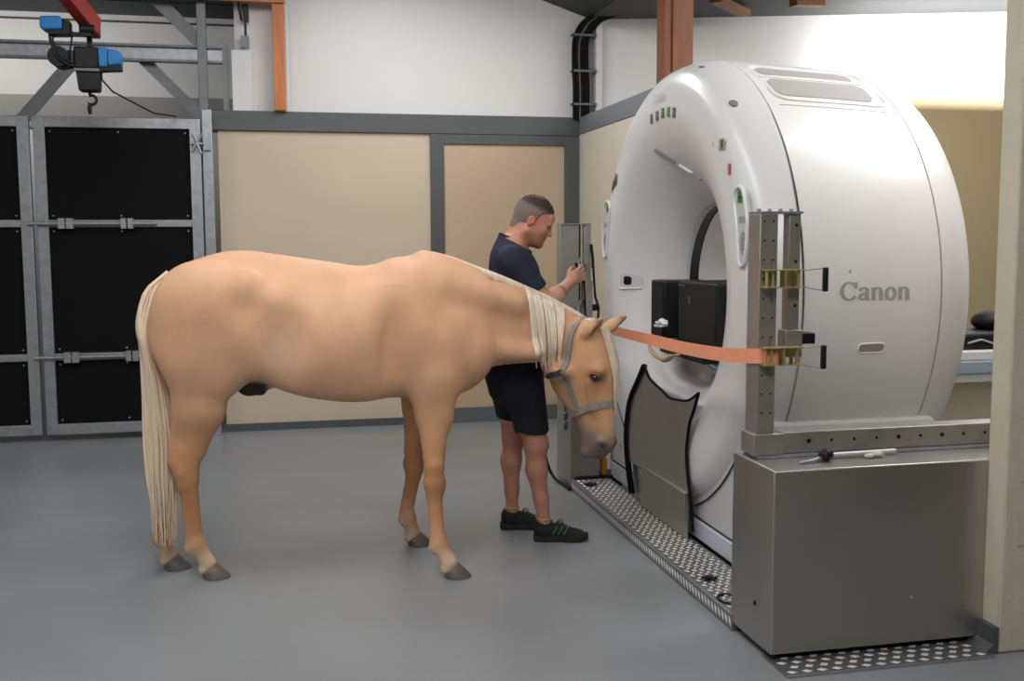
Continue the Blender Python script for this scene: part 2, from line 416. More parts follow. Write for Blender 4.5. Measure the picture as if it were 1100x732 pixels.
# ------------------------------------------------------------------ steel gates with black rubber infill
GY = 8.80
def gate(x0, x1, label, extra=0):
    t = empty('stable_gate', ((x0+x1)/2, GY, 0), label, 'gate', 'steel gates with black panels')
    fr = MB(); w = .082; z0, z1 = .058, 2.535
    fr.box(x0, x0+w, GY-.03, GY+.03, z0, z1); fr.box(x1-w, x1, GY-.03, GY+.03, z0, z1)
    fr.box(x0+w, x1-w, GY-.03, GY+.03, z1-w, z1); fr.box(x0+w, x1-w, GY-.03, GY+.03, z0, z0+w)
    fr.build('gate_frame', M_galv, t, bevel=.004)
    MB().box(x0+w, x1-w, GY-.006, GY+.006, z0+w, z1-w).build('rubber_panel', M_black, t)
    for zc in (1.715, .672):
        r = MB(); r.box(x0+w, x1-w, GY-.028, GY+.02, zc-.028, zc+.028)
        rr = r.build('cross_rail', M_galv, t, bevel=.004)
        bz = MB(); y = GY-.055
        bz.cyl((x0-.06 if extra else x0+.02, y, zc), (x1-.35, y, zc), .014, 12)
        for q in ((x0+.16, x0+.22, x0+.62, x0+.66) if x1-x0 > .6 else (x0+.35,)):
            bz.box(q, q+.05, GY-.082, GY-.028, zc-.04, zc+.04)
        bz.build('slide_bolt', M_galv, t, smooth=True)
        s = MB(); s.box(x0+.28, x0+.46, GY-.031, GY-.027, zc-.012, zc+.012); s.build('latch_slot', M_dark, t)
    for xx in (x0+w+.035, (x0+x1)/2, x1-w-.035):
        for zz in (z0+w+.03, .672-.06, .672+.06, 1.715-.06, 1.715+.06, z1-w-.03): MB().sphere((xx, GY-.008, zz), .008, 8, 5).build('screw', M_galv, t)
    return t
gate(-1.861, -.625, 'wide steel gate with black panel, next to the beige wall', 1)
gate(-3.10, -1.893, 'steel gate with black panel cut by the left picture edge')
# hinge post and hinge pins
t = empty('gate_post', (-.575, 8.80, 0), 'slim galvanised gate post against the beige wall edge', 'post')
MB().box(-.612, -.535, 8.77, 8.84, 0, 2.61).build('post_tube', M_galv, t, bevel=.004)
h = MB(); h.cyl((-.70,8.75,2.34),(-.55,8.75,2.34),.012,10); h.cyl((-.68,8.74,2.42),(-.62,8.74,2.26),.010,8); h.cyl((-.69,8.735,2.28),(-.61,8.745,2.42),.010,8); h.box(-.60,-.55,8.735,8.77,2.29,2.39)
h.build('hinge_pin', M_galv, t, smooth=True)
# upper steelwork above the gates
MB().box(-.635, -.565, 8.88, 8.94, 0, 4.6).build('steel_column', M_galvd, bevel=.004, label='tall grey galvanised column rising past the gate top', cat='column')
t = empty('steel_rail', (-1.5, 9.0, 3.0), 'horizontal galvanised channel rail behind the hoist', 'beam')
MB().box(-6.0, -.43, 9.0, 9.04, 3.02, 3.115).build('channel_web', M_galv, t)
MB().box(-6.0, -.43, 8.965, 9.04, 3.115, 3.135).box(-6.0, -.43, 8.965, 9.04, 3.0, 3.02).build('channel_flange', M_galvd, t)
MB().box(-.45, -.405, 8.96, 9.0, 2.60, 3.16).build('rail_end_post', M_galvd, t)
MB().bar((-1.10,8.97,3.64),(-.60,8.97,3.14),.02,.10,(0,0,1)).build('diagonal_brace', M_galvd, label='upper galvanised diagonal brace meeting the tall column', cat='brace', group='diagonal braces')
MB().bar((-1.10,9.075,3.06),(-.58,9.075,2.53),.02,.085,(0,0,1)).build('diagonal_brace', M_galvd, label='galvanised diagonal brace falling rightwards from the rail to the column foot', cat='brace', group='diagonal braces')
MB().bar((-1.58,9.075,3.02),(-2.03,9.075,2.50),.02,.10,(0,0,1)).build('diagonal_brace', M_galvd, label='galvanised diagonal brace falling leftwards from the rail behind the gate', cat='brace', group='diagonal braces')
t = empty('junction_fitting', (-.30, 9.0, 3.1), 'dark cable fitting hanging at the notch of the white wall', 'fitting')
MB().box(-.30,-.235,8.89,8.93,3.12,3.21).build('box', M_galvd, t)
MB().tube([(-.26,8.90,3.21),(-.262,8.90,3.35),(-.28,8.90,3.46)], .010, 8).tube([(-.285,8.9,3.33),(-.30,8.9,3.40),(-.31,8.9,3.47)],.012,8).build('cable', M_dark, t, smooth=True)
MB().box(-.268,-.232,8.895,8.925,3.32,3.46).build('bracket', M_dark, t)

# ------------------------------------------------------------------ chain hoist on a red jib
HY = 7.5
t = empty('hoist_jib', (-1.4, 7.2, 3.1), 'red steel jib beam carrying the blue hoist', 'beam')
j = MB(); j.bar((-1.42,6.9,3.30),(-1.20,7.62,3.0),.085,.12)
j.build('jib_beam', M_red, t, bevel=.006)
MB().box(-1.245,-1.165,7.62,7.65,2.93,3.07).build('end_plate', mat('dull brown plate', rgb(96,66,54), rough=.5), t, bevel=.01)
tr = MB(); tr.cyl((-1.26,7.42,2.95),(-1.17,7.42,2.95),.03,12); tr.cyl((-1.30,7.45,2.92),(-1.20,7.45,2.92),.016,10); tr.bar((-1.215,7.5,3.0),(-1.215,7.5,2.845),.04,.03,(1,0,0)); tr.box(-1.33,-1.19,7.40,7.46,2.905,2.925)
tr.build('trolley', M_dark, t, smooth=True)
bx = MB(); bx.prism([(-1.485,3.01),(-1.37,3.015),(-1.352,3.005),(-1.352,2.93),(-1.47,2.925),(-1.485,2.935)], 'y', 7.33, 7.47)
bx.build('motor_cover', M_blue, t, bevel=.012)
lo = MB(); lo.prism([(-1.465,2.925),(-1.352,2.93),(-1.352,3.0),(-1.31,2.99),(-1.31,2.90),(-1.43,2.895)], 'y', 7.345, 7.455); lo.build('motor_base', M_dark, t, bevel=.006)
t = empty('chain_hoist', (-1.23, HY, 2.42), 'blue and black electric chain hoist hanging over the gates', 'hoist')
b = MB(); b.box(-1.305,-1.155,7.42,7.56,2.70,2.842); b.build('hoist_body', M_dark, t, bevel=.012)
MB().box(-1.305,-1.15,7.415,7.565,2.685,2.702).build('seam_band', M_galvd, t)
MB().prism([(-1.298,2.685),(-1.152,2.685),(-1.16,2.56),(-1.285,2.56)], 'y', 7.43, 7.55).build('chain_bag', M_dark, t, bevel=.01)
m = MB(); m.box(-1.155,-1.10,7.42,7.56,2.715,2.84); m.prism([(-1.10,2.835),(-1.025,2.82),(-1.01,2.80),(-1.02,2.735),(-1.10,2.725)], 'y', 7.43, 7.55)
m.build('motor_housing', M_blue, t, bevel=.010)
MB().prism([(-1.155,2.715),(-1.02,2.732),(-1.02,2.70),(-1.15,2.692)], 'y', 7.44, 7.54).build('motor_foot', M_dark, t)
m = MB(); m.box(-1.42,-1.305,7.45,7.55,2.735,2.82); m.build('gear_housing', mat('dark blue enamel', rgb(24,70,108), rough=.4), t, bevel=.012)
MB().cyl((-1.395,7.39,2.77),(-1.395,7.57,2.77),.065,20).box(-1.40,-1.305,7.42,7.5,2.705,2.735).build('drum_cover', M_dark, t, smooth=True)
MB().tube([(-1.44,7.4,2.92),(-1.435,7.39,2.86),(-1.39,7.38,2.75),(-1.33,7.38,2.715),(-1.30,7.41,2.715)], .009, 8).tube([(-1.42,7.4,2.92),(-1.42,7.39,2.86),(-1.375,7.38,2.76),(-1.31,7.39,2.73)], .007, 8).tube([(-1.30,7.41,2.93),(-1.325,7.41,2.80),(-1.32,7.41,2.73)], .006, 8).build('cable', M_dark, t, smooth=True)
hk = MB(); hk.cyl((-1.225,7.49,2.56),(-1.225,7.49,2.535),.010,10)
hk.tube([(-1.215+.028*math.cos(a), 7.49, 2.508+.030*math.sin(a)) for a in np.linspace(2.2,-2.6,16)], [.010]*13+[.008,.006,.004], 8)
hk.tube([(-1.228,7.49,2.48),(-1.232,7.49,2.45),(-1.228,7.49,2.415)], [.012,.016,.010], 8)
hk.build('hook', M_dark, t, smooth=True)
MB().tube([(-1.15,7.48,2.70),(-1.145,7.48,2.64),(-1.10,7.6,2.58),(-.92,8.3,2.52),(-.80,8.72,2.545)], .006, 8).build('slack_rope', M_dark, smooth=True, label='thin black cord slanting from the hoist to the gate top', cat='cord')

# ------------------------------------------------------------------ cable bundle in the corner
t = empty('cable_bundle', (2.52, 8.84, 2.6), 'thick bundle of black cables clamped in the wall corner', 'cables')
rng = random.Random(3)
k_ = 0
for i in range(6):
    for jn in range(2):
        x = 2.475 + .025*i; y = 8.90 - .028*jn - .004*(i%2)
        pts = [(x-.012, y, 2.60),(x-.01, y, 2.85),(x-.02, y, 3.1),(x-.012, y, 3.28),(x+.04+.005*i, y-.02, 3.40),(x+.14, y-.05, 3.47-.004*i),(x+.32, y-.1, 3.52-.006*i),(x+.6, y-.15, 3.56-.006*i)]
        MB().tube([tuple(q) for q in catmull(pts, 5)], .0125 if (i+jn)%3 else .009, 8).build('cable', mat('matt black cable', rgb(14,14,14), rough=.8, spec=.2) if (i*2+jn)%5 else mat('grey cable', rgb(92,92,90), rough=.7), t, smooth=True)
for z in (2.72, 3.0, 3.30):
    c = MB(); c.box(2.44,2.64,8.845,8.862,z,z+.018); c.box(2.44,2.45,8.845,8.92,z,z+.018); c.box(2.63,2.655,8.845,8.92,z-.004,z+.022)
    c.build('clamp', M_galvd, t)
# ------------------------------------------------------------------ CT scanner (bore axis along x)
YC, ZC = 5.374, 1.322
def revolve(prof, n=144, a0=0.0, a1=360.0):
    mb = MB(); full = abs(a1-a0-360) < 1e-6; m = n if full else n+1
    vs = [(x, YC - r*math.sin(math.radians(a0+(a1-a0)*i/n)), ZC + r*math.cos(math.radians(a0+(a1-a0)*i/n))) for i in range(m) for x, r in prof]
    k = len(prof); fs = []
    for i in range(n):
        j = (i+1) % m
        for q in range(k-1): fs.append((i*k+q, i*k+q+1, j*k+q+1, j*k+q))
    return mb.add(vs, fs)
def smooth_prof(p, n=5): return [tuple(q) for q in catmull(p, n)]
def rsurf(x): return float(np.interp(x,[2.05,2.08,2.14,2.19,2.30,2.55,2.75,2.878,2.92,3.0],[1.15,1.163,1.182,1.192,1.190,1.178,1.166,1.157,1.15,1.135]))
def oncyl(x, deg, r=1.19): a = math.radians(deg); return (x, YC - r*math.sin(a), ZC + r*math.cos(a))
SC = empty('ct_scanner', (2.5, YC, .07), 'large white ring shaped CT scanner with dark foam in its bore', 'CT scanner')
front = [(2.315,.452),(2.27,.468),(2.20,.515),(2.125,.60),(2.06,.69),(2.015,.78),(1.99,.855),(1.98,.905),(1.978,.96),(1.980,1.02),(1.984,1.06),(1.998,1.095),(2.03,1.135),(2.08,1.163),(2.14,1.182),(2.186,1.192),(2.186,1.13)]
revolve(smooth_prof(front[:-1], 5)+[front[-1]]).build('front_cover', M_plastic, SC, smooth='all')
revolve([(2.196,1.13),(2.196,1.192)]+smooth_prof([(2.30,1.190),(2.55,1.178),(2.75,1.166),(2.878,1.157)],4)+[(2.878,1.10)]).build('side_cover', M_plastic, SC, smooth=True, angle=50)
revolve([(2.888,1.10),(2.888,1.154)]+smooth_prof([(2.92,1.150),(3.0,1.135),(3.06,1.10),(3.09,1.05),(3.10,.98),(3.09,.80),(3.02,.62),(2.86,.47),(2.76,.455)],4)+[(2.375,.452)]).build('rear_cover', M_plastic, SC, smooth=True, angle=50)
revolve([(2.186,1.13),(2.196,1.13)]).build('front_seam', M_dark, SC)
revolve([(2.878,1.10),(2.888,1.10)]).build('rear_seam', M_dark, SC)
revolve([(2.315,.452),(2.32,.458),(2.375,.458),(2.375,.452)]).build('bore_window', mat('black acrylic ring', rgb(8,8,9), rough=.25), SC, smooth=True)
revolve([(2.30,.4515),(2.318,.447)]).build('bore_trim_ring', M_plgrey, SC, smooth='all')
# gap wedge where the covers part, upper near side
g = MB(); g.add([oncyl(2.188+.012*w, a, 1.1935) for a in np.linspace(44,100,40) for w in (-.30*math.sin((a-44)/56*PI)**.6, .30*math.sin((a-44)/56*PI)**.6)], [(2*i,2*i+1,2*i+3,2*i+2) for i in range(39)])
g.build('cover_gap', M_dark, SC, fix=False)
# top vents
def cylpatch(name, outline, r, m, par, thick=.004, label=None):
    b = MB(); n = len(outline)
    vs = [oncyl(x, a, rsurf(x)+r) for x, a in outline] + [oncyl(x, a, rsurf(x)-.01) for x, a in outline]
    b.add(vs, [tuple(range(n))]+[(i,(i+1)%n,(i+1)%n+n,i+n) for i in range(n)]); return b.build(name, m, par, label=label)
def rr(x0,x1,a0,a1,rx,ra,skew=0,n=5):
    o = []
    for cx, ca, s in ((x1-rx,a1-ra,0),(x0+rx,a1-ra,90),(x0+rx,a0+ra,180),(x1-rx,a0+ra,270)):
        for i in range(n+1):
            q = math.radians(s+90*i/n); xx = cx+rx*math.cos(q); aa = ca+ra*math.sin(q); o.append((xx+skew*(aa-a0), aa))
    return o
def rloc(x): return 1.192 - .036*(x-2.2)/.68 if x > 2.2 else 1.192
M_vent = mat('grey vent mesh', rgb(172,168,166), rough=.5, bump=.5, bscale=300)
vr = MB(); pts = [oncyl(x, a, rsurf(x)) for x, a in rr(2.235,2.825,21.5,40.3,.07,3,.001)]; vr.tube(pts+[pts[0]], .009, 8); pts = [oncyl(x, 29.3, rsurf(x)) for x in np.linspace(2.25,2.80,8)]; vr.tube(pts, .010, 8)
vr.build('vent_surround', M_plastic, SC, smooth=True)
v = cylpatch('vent_grille', rr(2.265,2.775,30.6,38.6,.05,2.4,.0012,9), .004, M_vent, SC)
v = cylpatch('vent_grille', rr(2.265,2.765,23.0,28.2,.05,2,.0012,9), .004, M_vent, SC)
s = MB(); s.tube([oncyl(x, 42.4, rsurf(x)) for x in np.linspace(2.25,2.875,12)], .0028, 6); s.build('panel_seam', M_text, SC, smooth=True)
# lettering on the side
tm = MB(); hC = .078
glyphs('Canon', .09, .21, lambda u, v: oncyl(2.368+u*hC*1.17, 90.2 - math.degrees(v*hC/1.18), rsurf(2.368+u*hC*1.17)+.003), tm)
tm.build('side_lettering', M_text, SC, fix=False)
# door handle recess, low on the side
hr = MB(); pts = [oncyl(x, a, rsurf(x)) for x, a in rr(2.474,2.606,99.8,101.9,.02,.8)]; hr.tube(pts+[pts[0]], .005, 8); hr.build('handle_rim', M_plastic, SC, smooth=True)
cylpatch('handle_recess', rr(2.476,2.604,99.9,101.8,.02,.8), .0015, mat('shaded plastic', rgb(150,146,138), rough=.5), SC, .002)
MB().sphere(oncyl(2.415,84.2,1.183),(.008,.003,.010),12,8).build('side_mark', M_text, SC)
# camera port on front shoulder, small top port
R_ = Matrix.Rotation(-math.radians(36), 3, 'X')
MB().sphere(oncyl(2.06,39.5,1.152),(.030,.028,.008),20,8,R=Matrix.Rotation(math.radians(39),3,'X')).build('camera_port', mat('grey glass port', rgb(120,120,122), rough=.15), SC, smooth='all')
MB().sphere(oncyl(2.08,14.5,1.160),(.02,.03,.006),16,8,R=Matrix.Rotation(math.radians(14),3,'X')).build('top_port', MATS['grey glass port'], SC, smooth='all')
# icons over the bore
FX = 1.9755
for i, (y, z) in enumerate([(5.546,2.236),(5.458,2.243),(5.372,2.248),(5.288,2.244),(5.207,2.232)]):
    a = math.atan2(YC-y, z-ZC); b = MB(); b.box(-.0006,.002,-.019,.019,-.025,.025)
    b.v = [(FX+x, y + (yy*math.cos(a)-zz*math.sin(a)), z + (yy*math.sin(a)+zz*math.cos(a))) for x,yy,zz in b.v]
    bt = b.build('icon_plate', M_green if i == 3 else mat('dark icon film', rgb(84,80,84), rough=.4), SC)
    c = MB(); c.tube([(FX-.0012, y+.009*math.cos(q), z+.011*math.sin(q)+.002) for q in np.linspace(0, 2*PI*(.6+.1*i), 14)], .0014, 6, flat=.4)
    c.build('icon_symbol', mat('pale icon ink', rgb(196,192,190), rough=.5), bt)
tm = MB(); glyphs('Canon', .07, .12, lambda u, v: (FX-.004, 5.515-u*.05, 2.315+v*.05-.004*abs(u-1.7)), tm); tm.build('top_lettering', mat('faint lettering', rgb(196,196,198), rough=.5), SC, fix=False)
# far side lettering follows the ring
def ringpos(u, v, a0=-56.5, r0=.975, s=.06):
    a = math.radians(a0 + math.degrees(u*s*.85/1.0)); r = r0+v*s; return (FX-.001, YC - r*math.sin(a), ZC + r*math.cos(a))
def farpos(u, v):
    y, z = 6.285-u*.030, 1.865+v*.085+u*.012; r = math.hypot(y-YC, z-ZC); pr = smooth_prof(front[:-1], 5); return (float(np.interp(r, [q[1] for q in pr], [q[0] for q in pr]))-.004, y, z)
tm = MB(); glyphs('Aquilion', .14, .24, farpos, tm); tm.build('far_lettering', M_dark, SC, fix=False)
# warning labels
MB().prism([(4.70,2.02),(4.68,2.02),(4.69,2.043)], 'x', FX-.002, FX).build('warning_triangle', mat('yellow label', rgb(226,200,90), rough=.5), SC)
MB().box(FX-.0008,FX+.001,4.560,4.625,1.995,2.045).build('warning_label', mat('pale green label', rgb(176,186,150), rough=.5), SC)
MB().box(FX-.0014,FX-.0008,4.568,4.600,2.0,2.04).build('warning_print', M_trim, SC)
MB().box(FX-.0005,FX+.004,4.492,4.515,1.875,1.925).build('red_label', mat('red label', rgb(190,88,92), rough=.5), SC)
# recessed control panels left and right of the bore
def capsule(pts_c, w, n=8):
    """closed outline about a polyline of centres with half width w"""
    P = [Vector((0,p[0],p[1])) for p in pts_c]; L = []; R = []
    for i, p in enumerate(P):
        t = (P[min(i+1,len(P)-1)]-P[max(i-1,0)]).normalized(); nrm = Vector((0,-t.z,t.y)); ww = w[i] if isinstance(w,(list,tuple)) else w
        L.append(p+nrm*ww); R.append(p-nrm*ww)
    t = (P[-1]-P[-2]).normalized(); nrm = Vector((0,-t.z,t.y)); w1 = w[-1] if isinstance(w,(list,tuple)) else w
    e1 = [P[-1]+nrm*w1*math.cos(q)+t*w1*math.sin(q) for q in np.linspace(0,PI,n)][1:-1]
    t = (P[0]-P[1]).normalized(); nrm = Vector((0,-t.z,t.y)); w0 = w[0] if isinstance(w,(list,tuple)) else w
    e0 = [P[0]+nrm*w0*math.cos(q)+t*w0*math.sin(q) for q in np.linspace(0,PI,n)][1:-1]
    return [(q.y,q.z) for q in L+e1+R[::-1]+e0]
for side in (1, -1):
    cs = [(4.385,1.765),(4.352,1.66),(4.345,1.57),(4.347,1.50)] if side == 1 else [(6.335,1.765),(6.372,1.66),(6.384,1.57),(6.38,1.50)]
    w = [.052,.057,.048,.034]
    c2 = catmull(cs, 4); w2 = list(np.interp(np.linspace(0,1,len(c2)), np.linspace(0,1,4), w))
    o = capsule([tuple(q) for q in c2], w2)
    pn = MB().prism(o, 'x', FX-.0005, FX+.02).build('control_panel', mat('panel face', rgb(196,202,198), rough=.3), SC, label='recessed control panel on the '+('near' if side==1 else 'far')+' side of the bore')
    tb = [(FX-.002, y, z) for y, z in o]; MB().tube(tb+[tb[0]], .0085, 8).build('panel_rim', M_plastic, pn, smooth=True)
    c0 = cs[0]; dy = -.012 if side == 1 else -.012
    MB().box(FX-.004,FX,c0[0]-.036,c0[0]+.012,1.745,1.800).build('green_display', M_green, pn)
    MB().box(FX-.005,FX-.003,c0[0]-.030,c0[0]+.008,1.764,1.774).box(FX-.005,FX-.003,c0[0]-.016,c0[0]-.010,1.748,1.797).build('display_mark', mat('dark green ink', rgb(24,60,24), rough=.5), pn)
    b = MB()
    for q in range(3): b.box(FX-.003,FX,4.318+.024*q+(0 if side==1 else 2.02),4.332+.024*q+(0 if side==1 else 2.02),1.655,1.685)
    yc = 4.335 if side == 1 else 6.372
    b.build('panel_keys', M_text, pn)
    b = MB()
    for q in range(8): b.bar((FX-.002,yc,1.565),(FX-.002,yc+.020*math.cos(q*PI/4),1.565+.045*math.sin(q*PI/4)),.003,.004,(1,0,0))
    b.tube([(FX-.002,yc+.024*math.cos(q),1.565+.052*math.sin(q)) for q in np.linspace(0,2*PI,20)], .0028, 6)
    b.build('panel_dial', M_text, pn)
# camera recess in the left inner funnel, lamp slit high in the funnel
def funnel(a, r):   # point on front surface at radius r
    pr = smooth_prof(front[:-1], 5); rs = [q[1] for q in pr]; xs = [q[0] for q in pr]
    x = np.interp(r, rs, xs); t = math.radians(a); return Vector((float(x), YC - r*math.sin(t), ZC + r*math.cos(t)))
def fpatch(name, a0, a1, r0, r1, m, lift, na=10, nr=4, par=SC, e=4):
    b = MB(); vs = []
    for i in range(na+1):
        for j in range(nr+1):
            u = -1+2*i/na; v = -1+2*j/nr; k = (abs(u)**e+abs(v)**e)**(-1/e) if (u or v) else 1; k = min(k*max(abs(u),abs(v)),1)
            a = (a0+a1)/2+(a1-a0)/2*u*k; r = (r0+r1)/2+(r1-r0)/2*v*k
            p = funnel(a, r); c = funnel(a, r-.01); d = funnel(a, r+.01); tr = (d-c).normalized(); ta = Vector((0,-math.cos(math.radians(a)),-math.sin(math.radians(a))))
            nn = ta.cross(tr).normalized()
            if nn.x > 0: nn = -nn
            vs.append(p+nn*lift)
    b.add(vs, [(i*(nr+1)+j, i*(nr+1)+j+1, (i+1)*(nr+1)+j+1, (i+1)*(nr+1)+j) for i in range(na) for j in range(nr)]); return b.build(name, m, par, smooth='all', fix=False)
cr = fpatch('camera_recess', -92.2, -86.2, .63, .80, M_plgrey, .002)
fpatch('camera_lens', -91.2, -87.2, .705, .765, M_dark, .005, par=cr)
b = MB(); b.tube([funnel(-93,r)+Vector((-.004,0,0)) for r in np.linspace(.64,.80,8)], .006, 8); b.build('recess_lip', M_plastic, cr, smooth=True)
b = MB(); b.tube([funnel(a, r)+Vector((-.003,0,0)) for a, r in ((-15,.775),(-11,.735),(-7,.70),(-4,.675))], [.012,.013,.012,.008], 8); sl = b.build('lamp_slit', mat('grey slit glass', rgb(128,128,130), rough=.2), SC, smooth=True)
b = MB(); b.tube([funnel(a, r)+Vector((-.004,0,0)) for a, r in ((-1,.655),(5,.625),(10,.615))], [.006,.010,.006], 8); b.build('white_strip', M_plastic, sl, smooth=True)
b = MB(); p = funnel(17,.60); b.sphere(p, (.012,.028,.012), 12, 8); b.build('amber_badge', mat('amber badge', rgb(186,150,90), rough=.4), SC, smooth='all')
# plinth
pl = MB(); pl.prism([(2.03,.09),(2.95,.09),(2.95,.72),(2.92,.765),(2.03,.765)], 'y', 4.300, 6.44)
pl.build('plinth', M_plgrey, SC, bevel=.02, seg=3)
MB().box(2.012,2.93,4.285,6.36,.07,.165).build('base_strip', M_plblue, SC, bevel=.006)
MB().box(2.024,2.0285,4.305,6.36,.168,.174).build('skirt_gap', M_dark, SC)
for y in (4.50, 6.2): MB().cyl((2.022,y,.30),(2.032,y,.30),.010,12).build('skirt_screw', M_galv, SC)
ar = MB(); ar.tube([(2.024, YC-1.168*math.sin(math.radians(a)), ZC+1.168*math.cos(math.radians(a))) for a in np.linspace(128,160,24)], .004, 8); ar.build('skirt_arc_gap', M_dark, SC, smooth=True); ar = MB(); ar.tube([(2.024, YC-1.168*math.sin(math.radians(a)), ZC+1.168*math.cos(math.radians(a))) for a in np.linspace(-128,-160,24)], .004, 8)
ar.build('skirt_arc_gap', M_dark, SC, smooth=True)

# ------------------------------------------------------------------ stainless guard below the bore
GD = empty('bore_guard', (1.96, 5.31, .07), 'stainless steel leg guard with black rubber edging below the bore', 'guard')
topc = [(5.513,.884),(5.451,.83),(5.37,.805),(5.289,.786),(5.22,.768),(5.149,.756),(5.043,.763),(4.96,.772),(4.891,.79),(4.795,.835)]
leftc = [(5.513,.884),(5.619,.771),(5.69,.70),(5.73,.64),(5.761,.544),(5.775,.432),(5.76,.33),(5.737,.247),(5.684,.122)]
rightc = [(4.795,.835),(4.85,.74),(4.899,.667),(4.933,.542),(4.930,.47),(4.916,.403),(4.874,.269),(4.844,.125)]
def strip(pts, w):
    b = MB(); b.tube([((1.948-(y-5.273)*.05 if y > 5.273 else 1.950+(5.273-y)*.03),y,z) for y,z in catmull(pts,4)], w, 8, flat=.8); return b
def sheet(poly, x0, x1): return MB().prism(poly, 'x', x0, x1)
up = [p for p in topc] + [p for p in rightc[1:6]] + [(4.905,.36),(4.90,.30),(5.755,.30)] + [p for p in leftc[6:0:-1]]
lf = [q for q in up if q[0] >= 5.273]; 
L_ = [(5.273,.785),(5.37,.805),(5.451,.83),(5.513,.884)]+leftc[1:7]+[(5.755,.30),(5.273,.30)]
R_p = [(5.273,.785),(5.273,.30),(4.90,.30),(4.905,.36)]+rightc[5:0:-1]+[(4.795,.835),(4.891,.79),(4.96,.772),(5.043,.763),(5.149,.756),(5.22,.768)]
def bent(poly, f):
    n = len(poly); vs = [(f(y), y, z) for y,z in poly]+[(f(y)+.008, y, z) for y,z in poly]
    return MB().add(vs, [tuple(range(n)), tuple(range(2*n-1,n-1,-1))]+[(i,i+n,(i+1)%n+n,(i+1)%n) for i in range(n)])
bent(L_, lambda y: 1.950-(y-5.273)*.05).build('left_sheet', M_ss, GD)
bent(R_p, lambda y: 1.950+abs(y-5.273)*.03).build('right_sheet', M_ss, GD)
lb = MB(); lb.prism([(1.940,.306),(1.962,.306),(1.962,.075),(1.945,.075)], 'y', 4.90, 5.60); lb.build('lower_plate', M_ss, GD, bevel=.003)
MB().prism([(1.950,.30),(1.965,.30),(1.965,.10),(1.955,.10)], 'y', 5.60, 5.74).build('lower_flap', M_ssd, GD)
MB().box(1.934,1.968,4.895,5.745,.304,.314).build('ledge', M_ssd, GD, bevel=.003)
strip(topc, .008).build('rubber_edge', M_black, GD, smooth=True)
strip(leftc, [.019]*33).build('rubber_edge', M_black, GD, smooth=True)
strip(rightc, .009).build('rubber_edge', M_black, GD, smooth=True)

# ------------------------------------------------------------------ things in the bore
def pad(poly, z0, z1, label):
    t = empty('foam_pad', (poly[0][0], poly[0][1], z0), label, 'pad', 'black foam pads in the bore')
    MB().prism(poly, 'z', z0, z1).build('foam_block', M_foam, t, bevel=.012, seg=3)
    return t
pad([(2.055,5.75),(2.055,5.55),(2.33,5.50),(2.33,5.68),(2.14,5.75)], 1.03, 1.352, 'black foam pad on the far side of the bore')
pad([(2.20,5.54),(2.20,5.31),(2.33,5.31),(2.33,5.495)], 1.03, 1.345, 'black foam pad set back between the two others')
p3 = pad([(2.05,5.305),(2.05,4.80),(2.10,4.785),(2.16,4.86),(2.33,5.0),(2.33,5.305)], 1.05, 1.365, 'widest black foam pad, on the near side of the bore')
MB().box(2.046,2.0505,5.20,5.295,1.335,1.347).build('velcro_tab', mat('dark grey velcro', rgb(70,72,72), rough=.8), p3)
MB().box(2.046,2.0505,5.135,5.150,1.25,1.29).build('label_tag', mat('grey tag', rgb(90,92,92), rough=.5), p3)
b = MB(); b.box(2.04,2.28,4.93,5.56,.955,1.028); b.build('black_support_board', M_dark, bevel=.01, label='flat black board under the foam pads in the bore', cat='board')
ts = MB(); rg = np.random.RandomState(5)
for cx, rr_ in (((2.008,5.475,1.118),(.018,.055,.014)),((2.006,5.40,1.128),(.018,.045,.018)),((2.010,5.435,1.137),(.014,.04,.013)),((2.008,5.515,1.106),(.012,.035,.008))):
    n0 = len(ts.v); ts.sphere(cx, rr_, 12, 8)
    ts.v[n0:] = [tuple(np.array(p)+(np.array(p)-np.array(cx))*rg.uniform(-.38,.38)) for p in ts.v[n0:]]
ts.build('crumpled_tissue', mat('white tissue', rgb(222,232,240), rough=.8), label='crumpled white tissue lying against the black foam pads', cat='tissue')
b = MB(); b.tube([tuple(q) for q in catmull([(2.015,5.66,.995),(2.0,5.60,.968),(1.99,5.50,.945),(1.985,5.40,.935),(1.99,5.31,.940),(2.0,5.26,.965),(2.01,5.18,.98)],5)], [.010]*6+[.013]*12+[.020]*7+[.010]*6, 10, flat=.7)
b.build('leather_handle', mat('tan leather', rgb(186,152,112), rough=.6), smooth='all', label='curved tan leather handle hanging under the orange strap', cat='handle')

# couch behind the scanner
CO = empty('patient_couch', (4.4, 5.38, 0), 'patient couch with blue side band behind the scanner', 'couch')
MB().box(3.12,6.2,5.12,5.64,.905,.962).build('couch_top', M_plastic, CO, bevel=.01)
MB().box(3.14,6.2,5.10,5.66,.835,.905).build('side_band', M_blueman, CO, bevel=.006)
MB().box(3.14,6.2,5.12,5.64,.785,.835).build('lower_band', M_plastic, CO, bevel=.006)
MB().box(3.3,6.0,5.2,5.56,.0,.79).build('pedestal', M_couchb, CO, bevel=.02)
b = MB(); b.box(3.55,4.6,5.16,5.55,.963,1.055); b.build('black_mattress_pad', M_foam, bevel=.02, seg=3, label='flat black pad lying on the couch top', cat='pad')
b = MB(); b.add([],[]); b.tube([(3.70,5.16,1.0),(3.78,5.152,1.02),(3.86,5.154,.995),(3.92,5.152,1.03),(3.98,5.155,1.015),(3.88,5.152,1.01)], .006, 6); b.build('tangled_cord', mat('pale cord', rgb(170,172,170), rough=.6), smooth=True, label='pale cord tangled along the black pad edge', cat='cord')
MB().sphere((4.08,5.38,1.10),(.19,.13,.075),24,14).build('black_cushion', M_foam, smooth='all', label='rounded black cushion on top of the couch pad', cat='cushion')
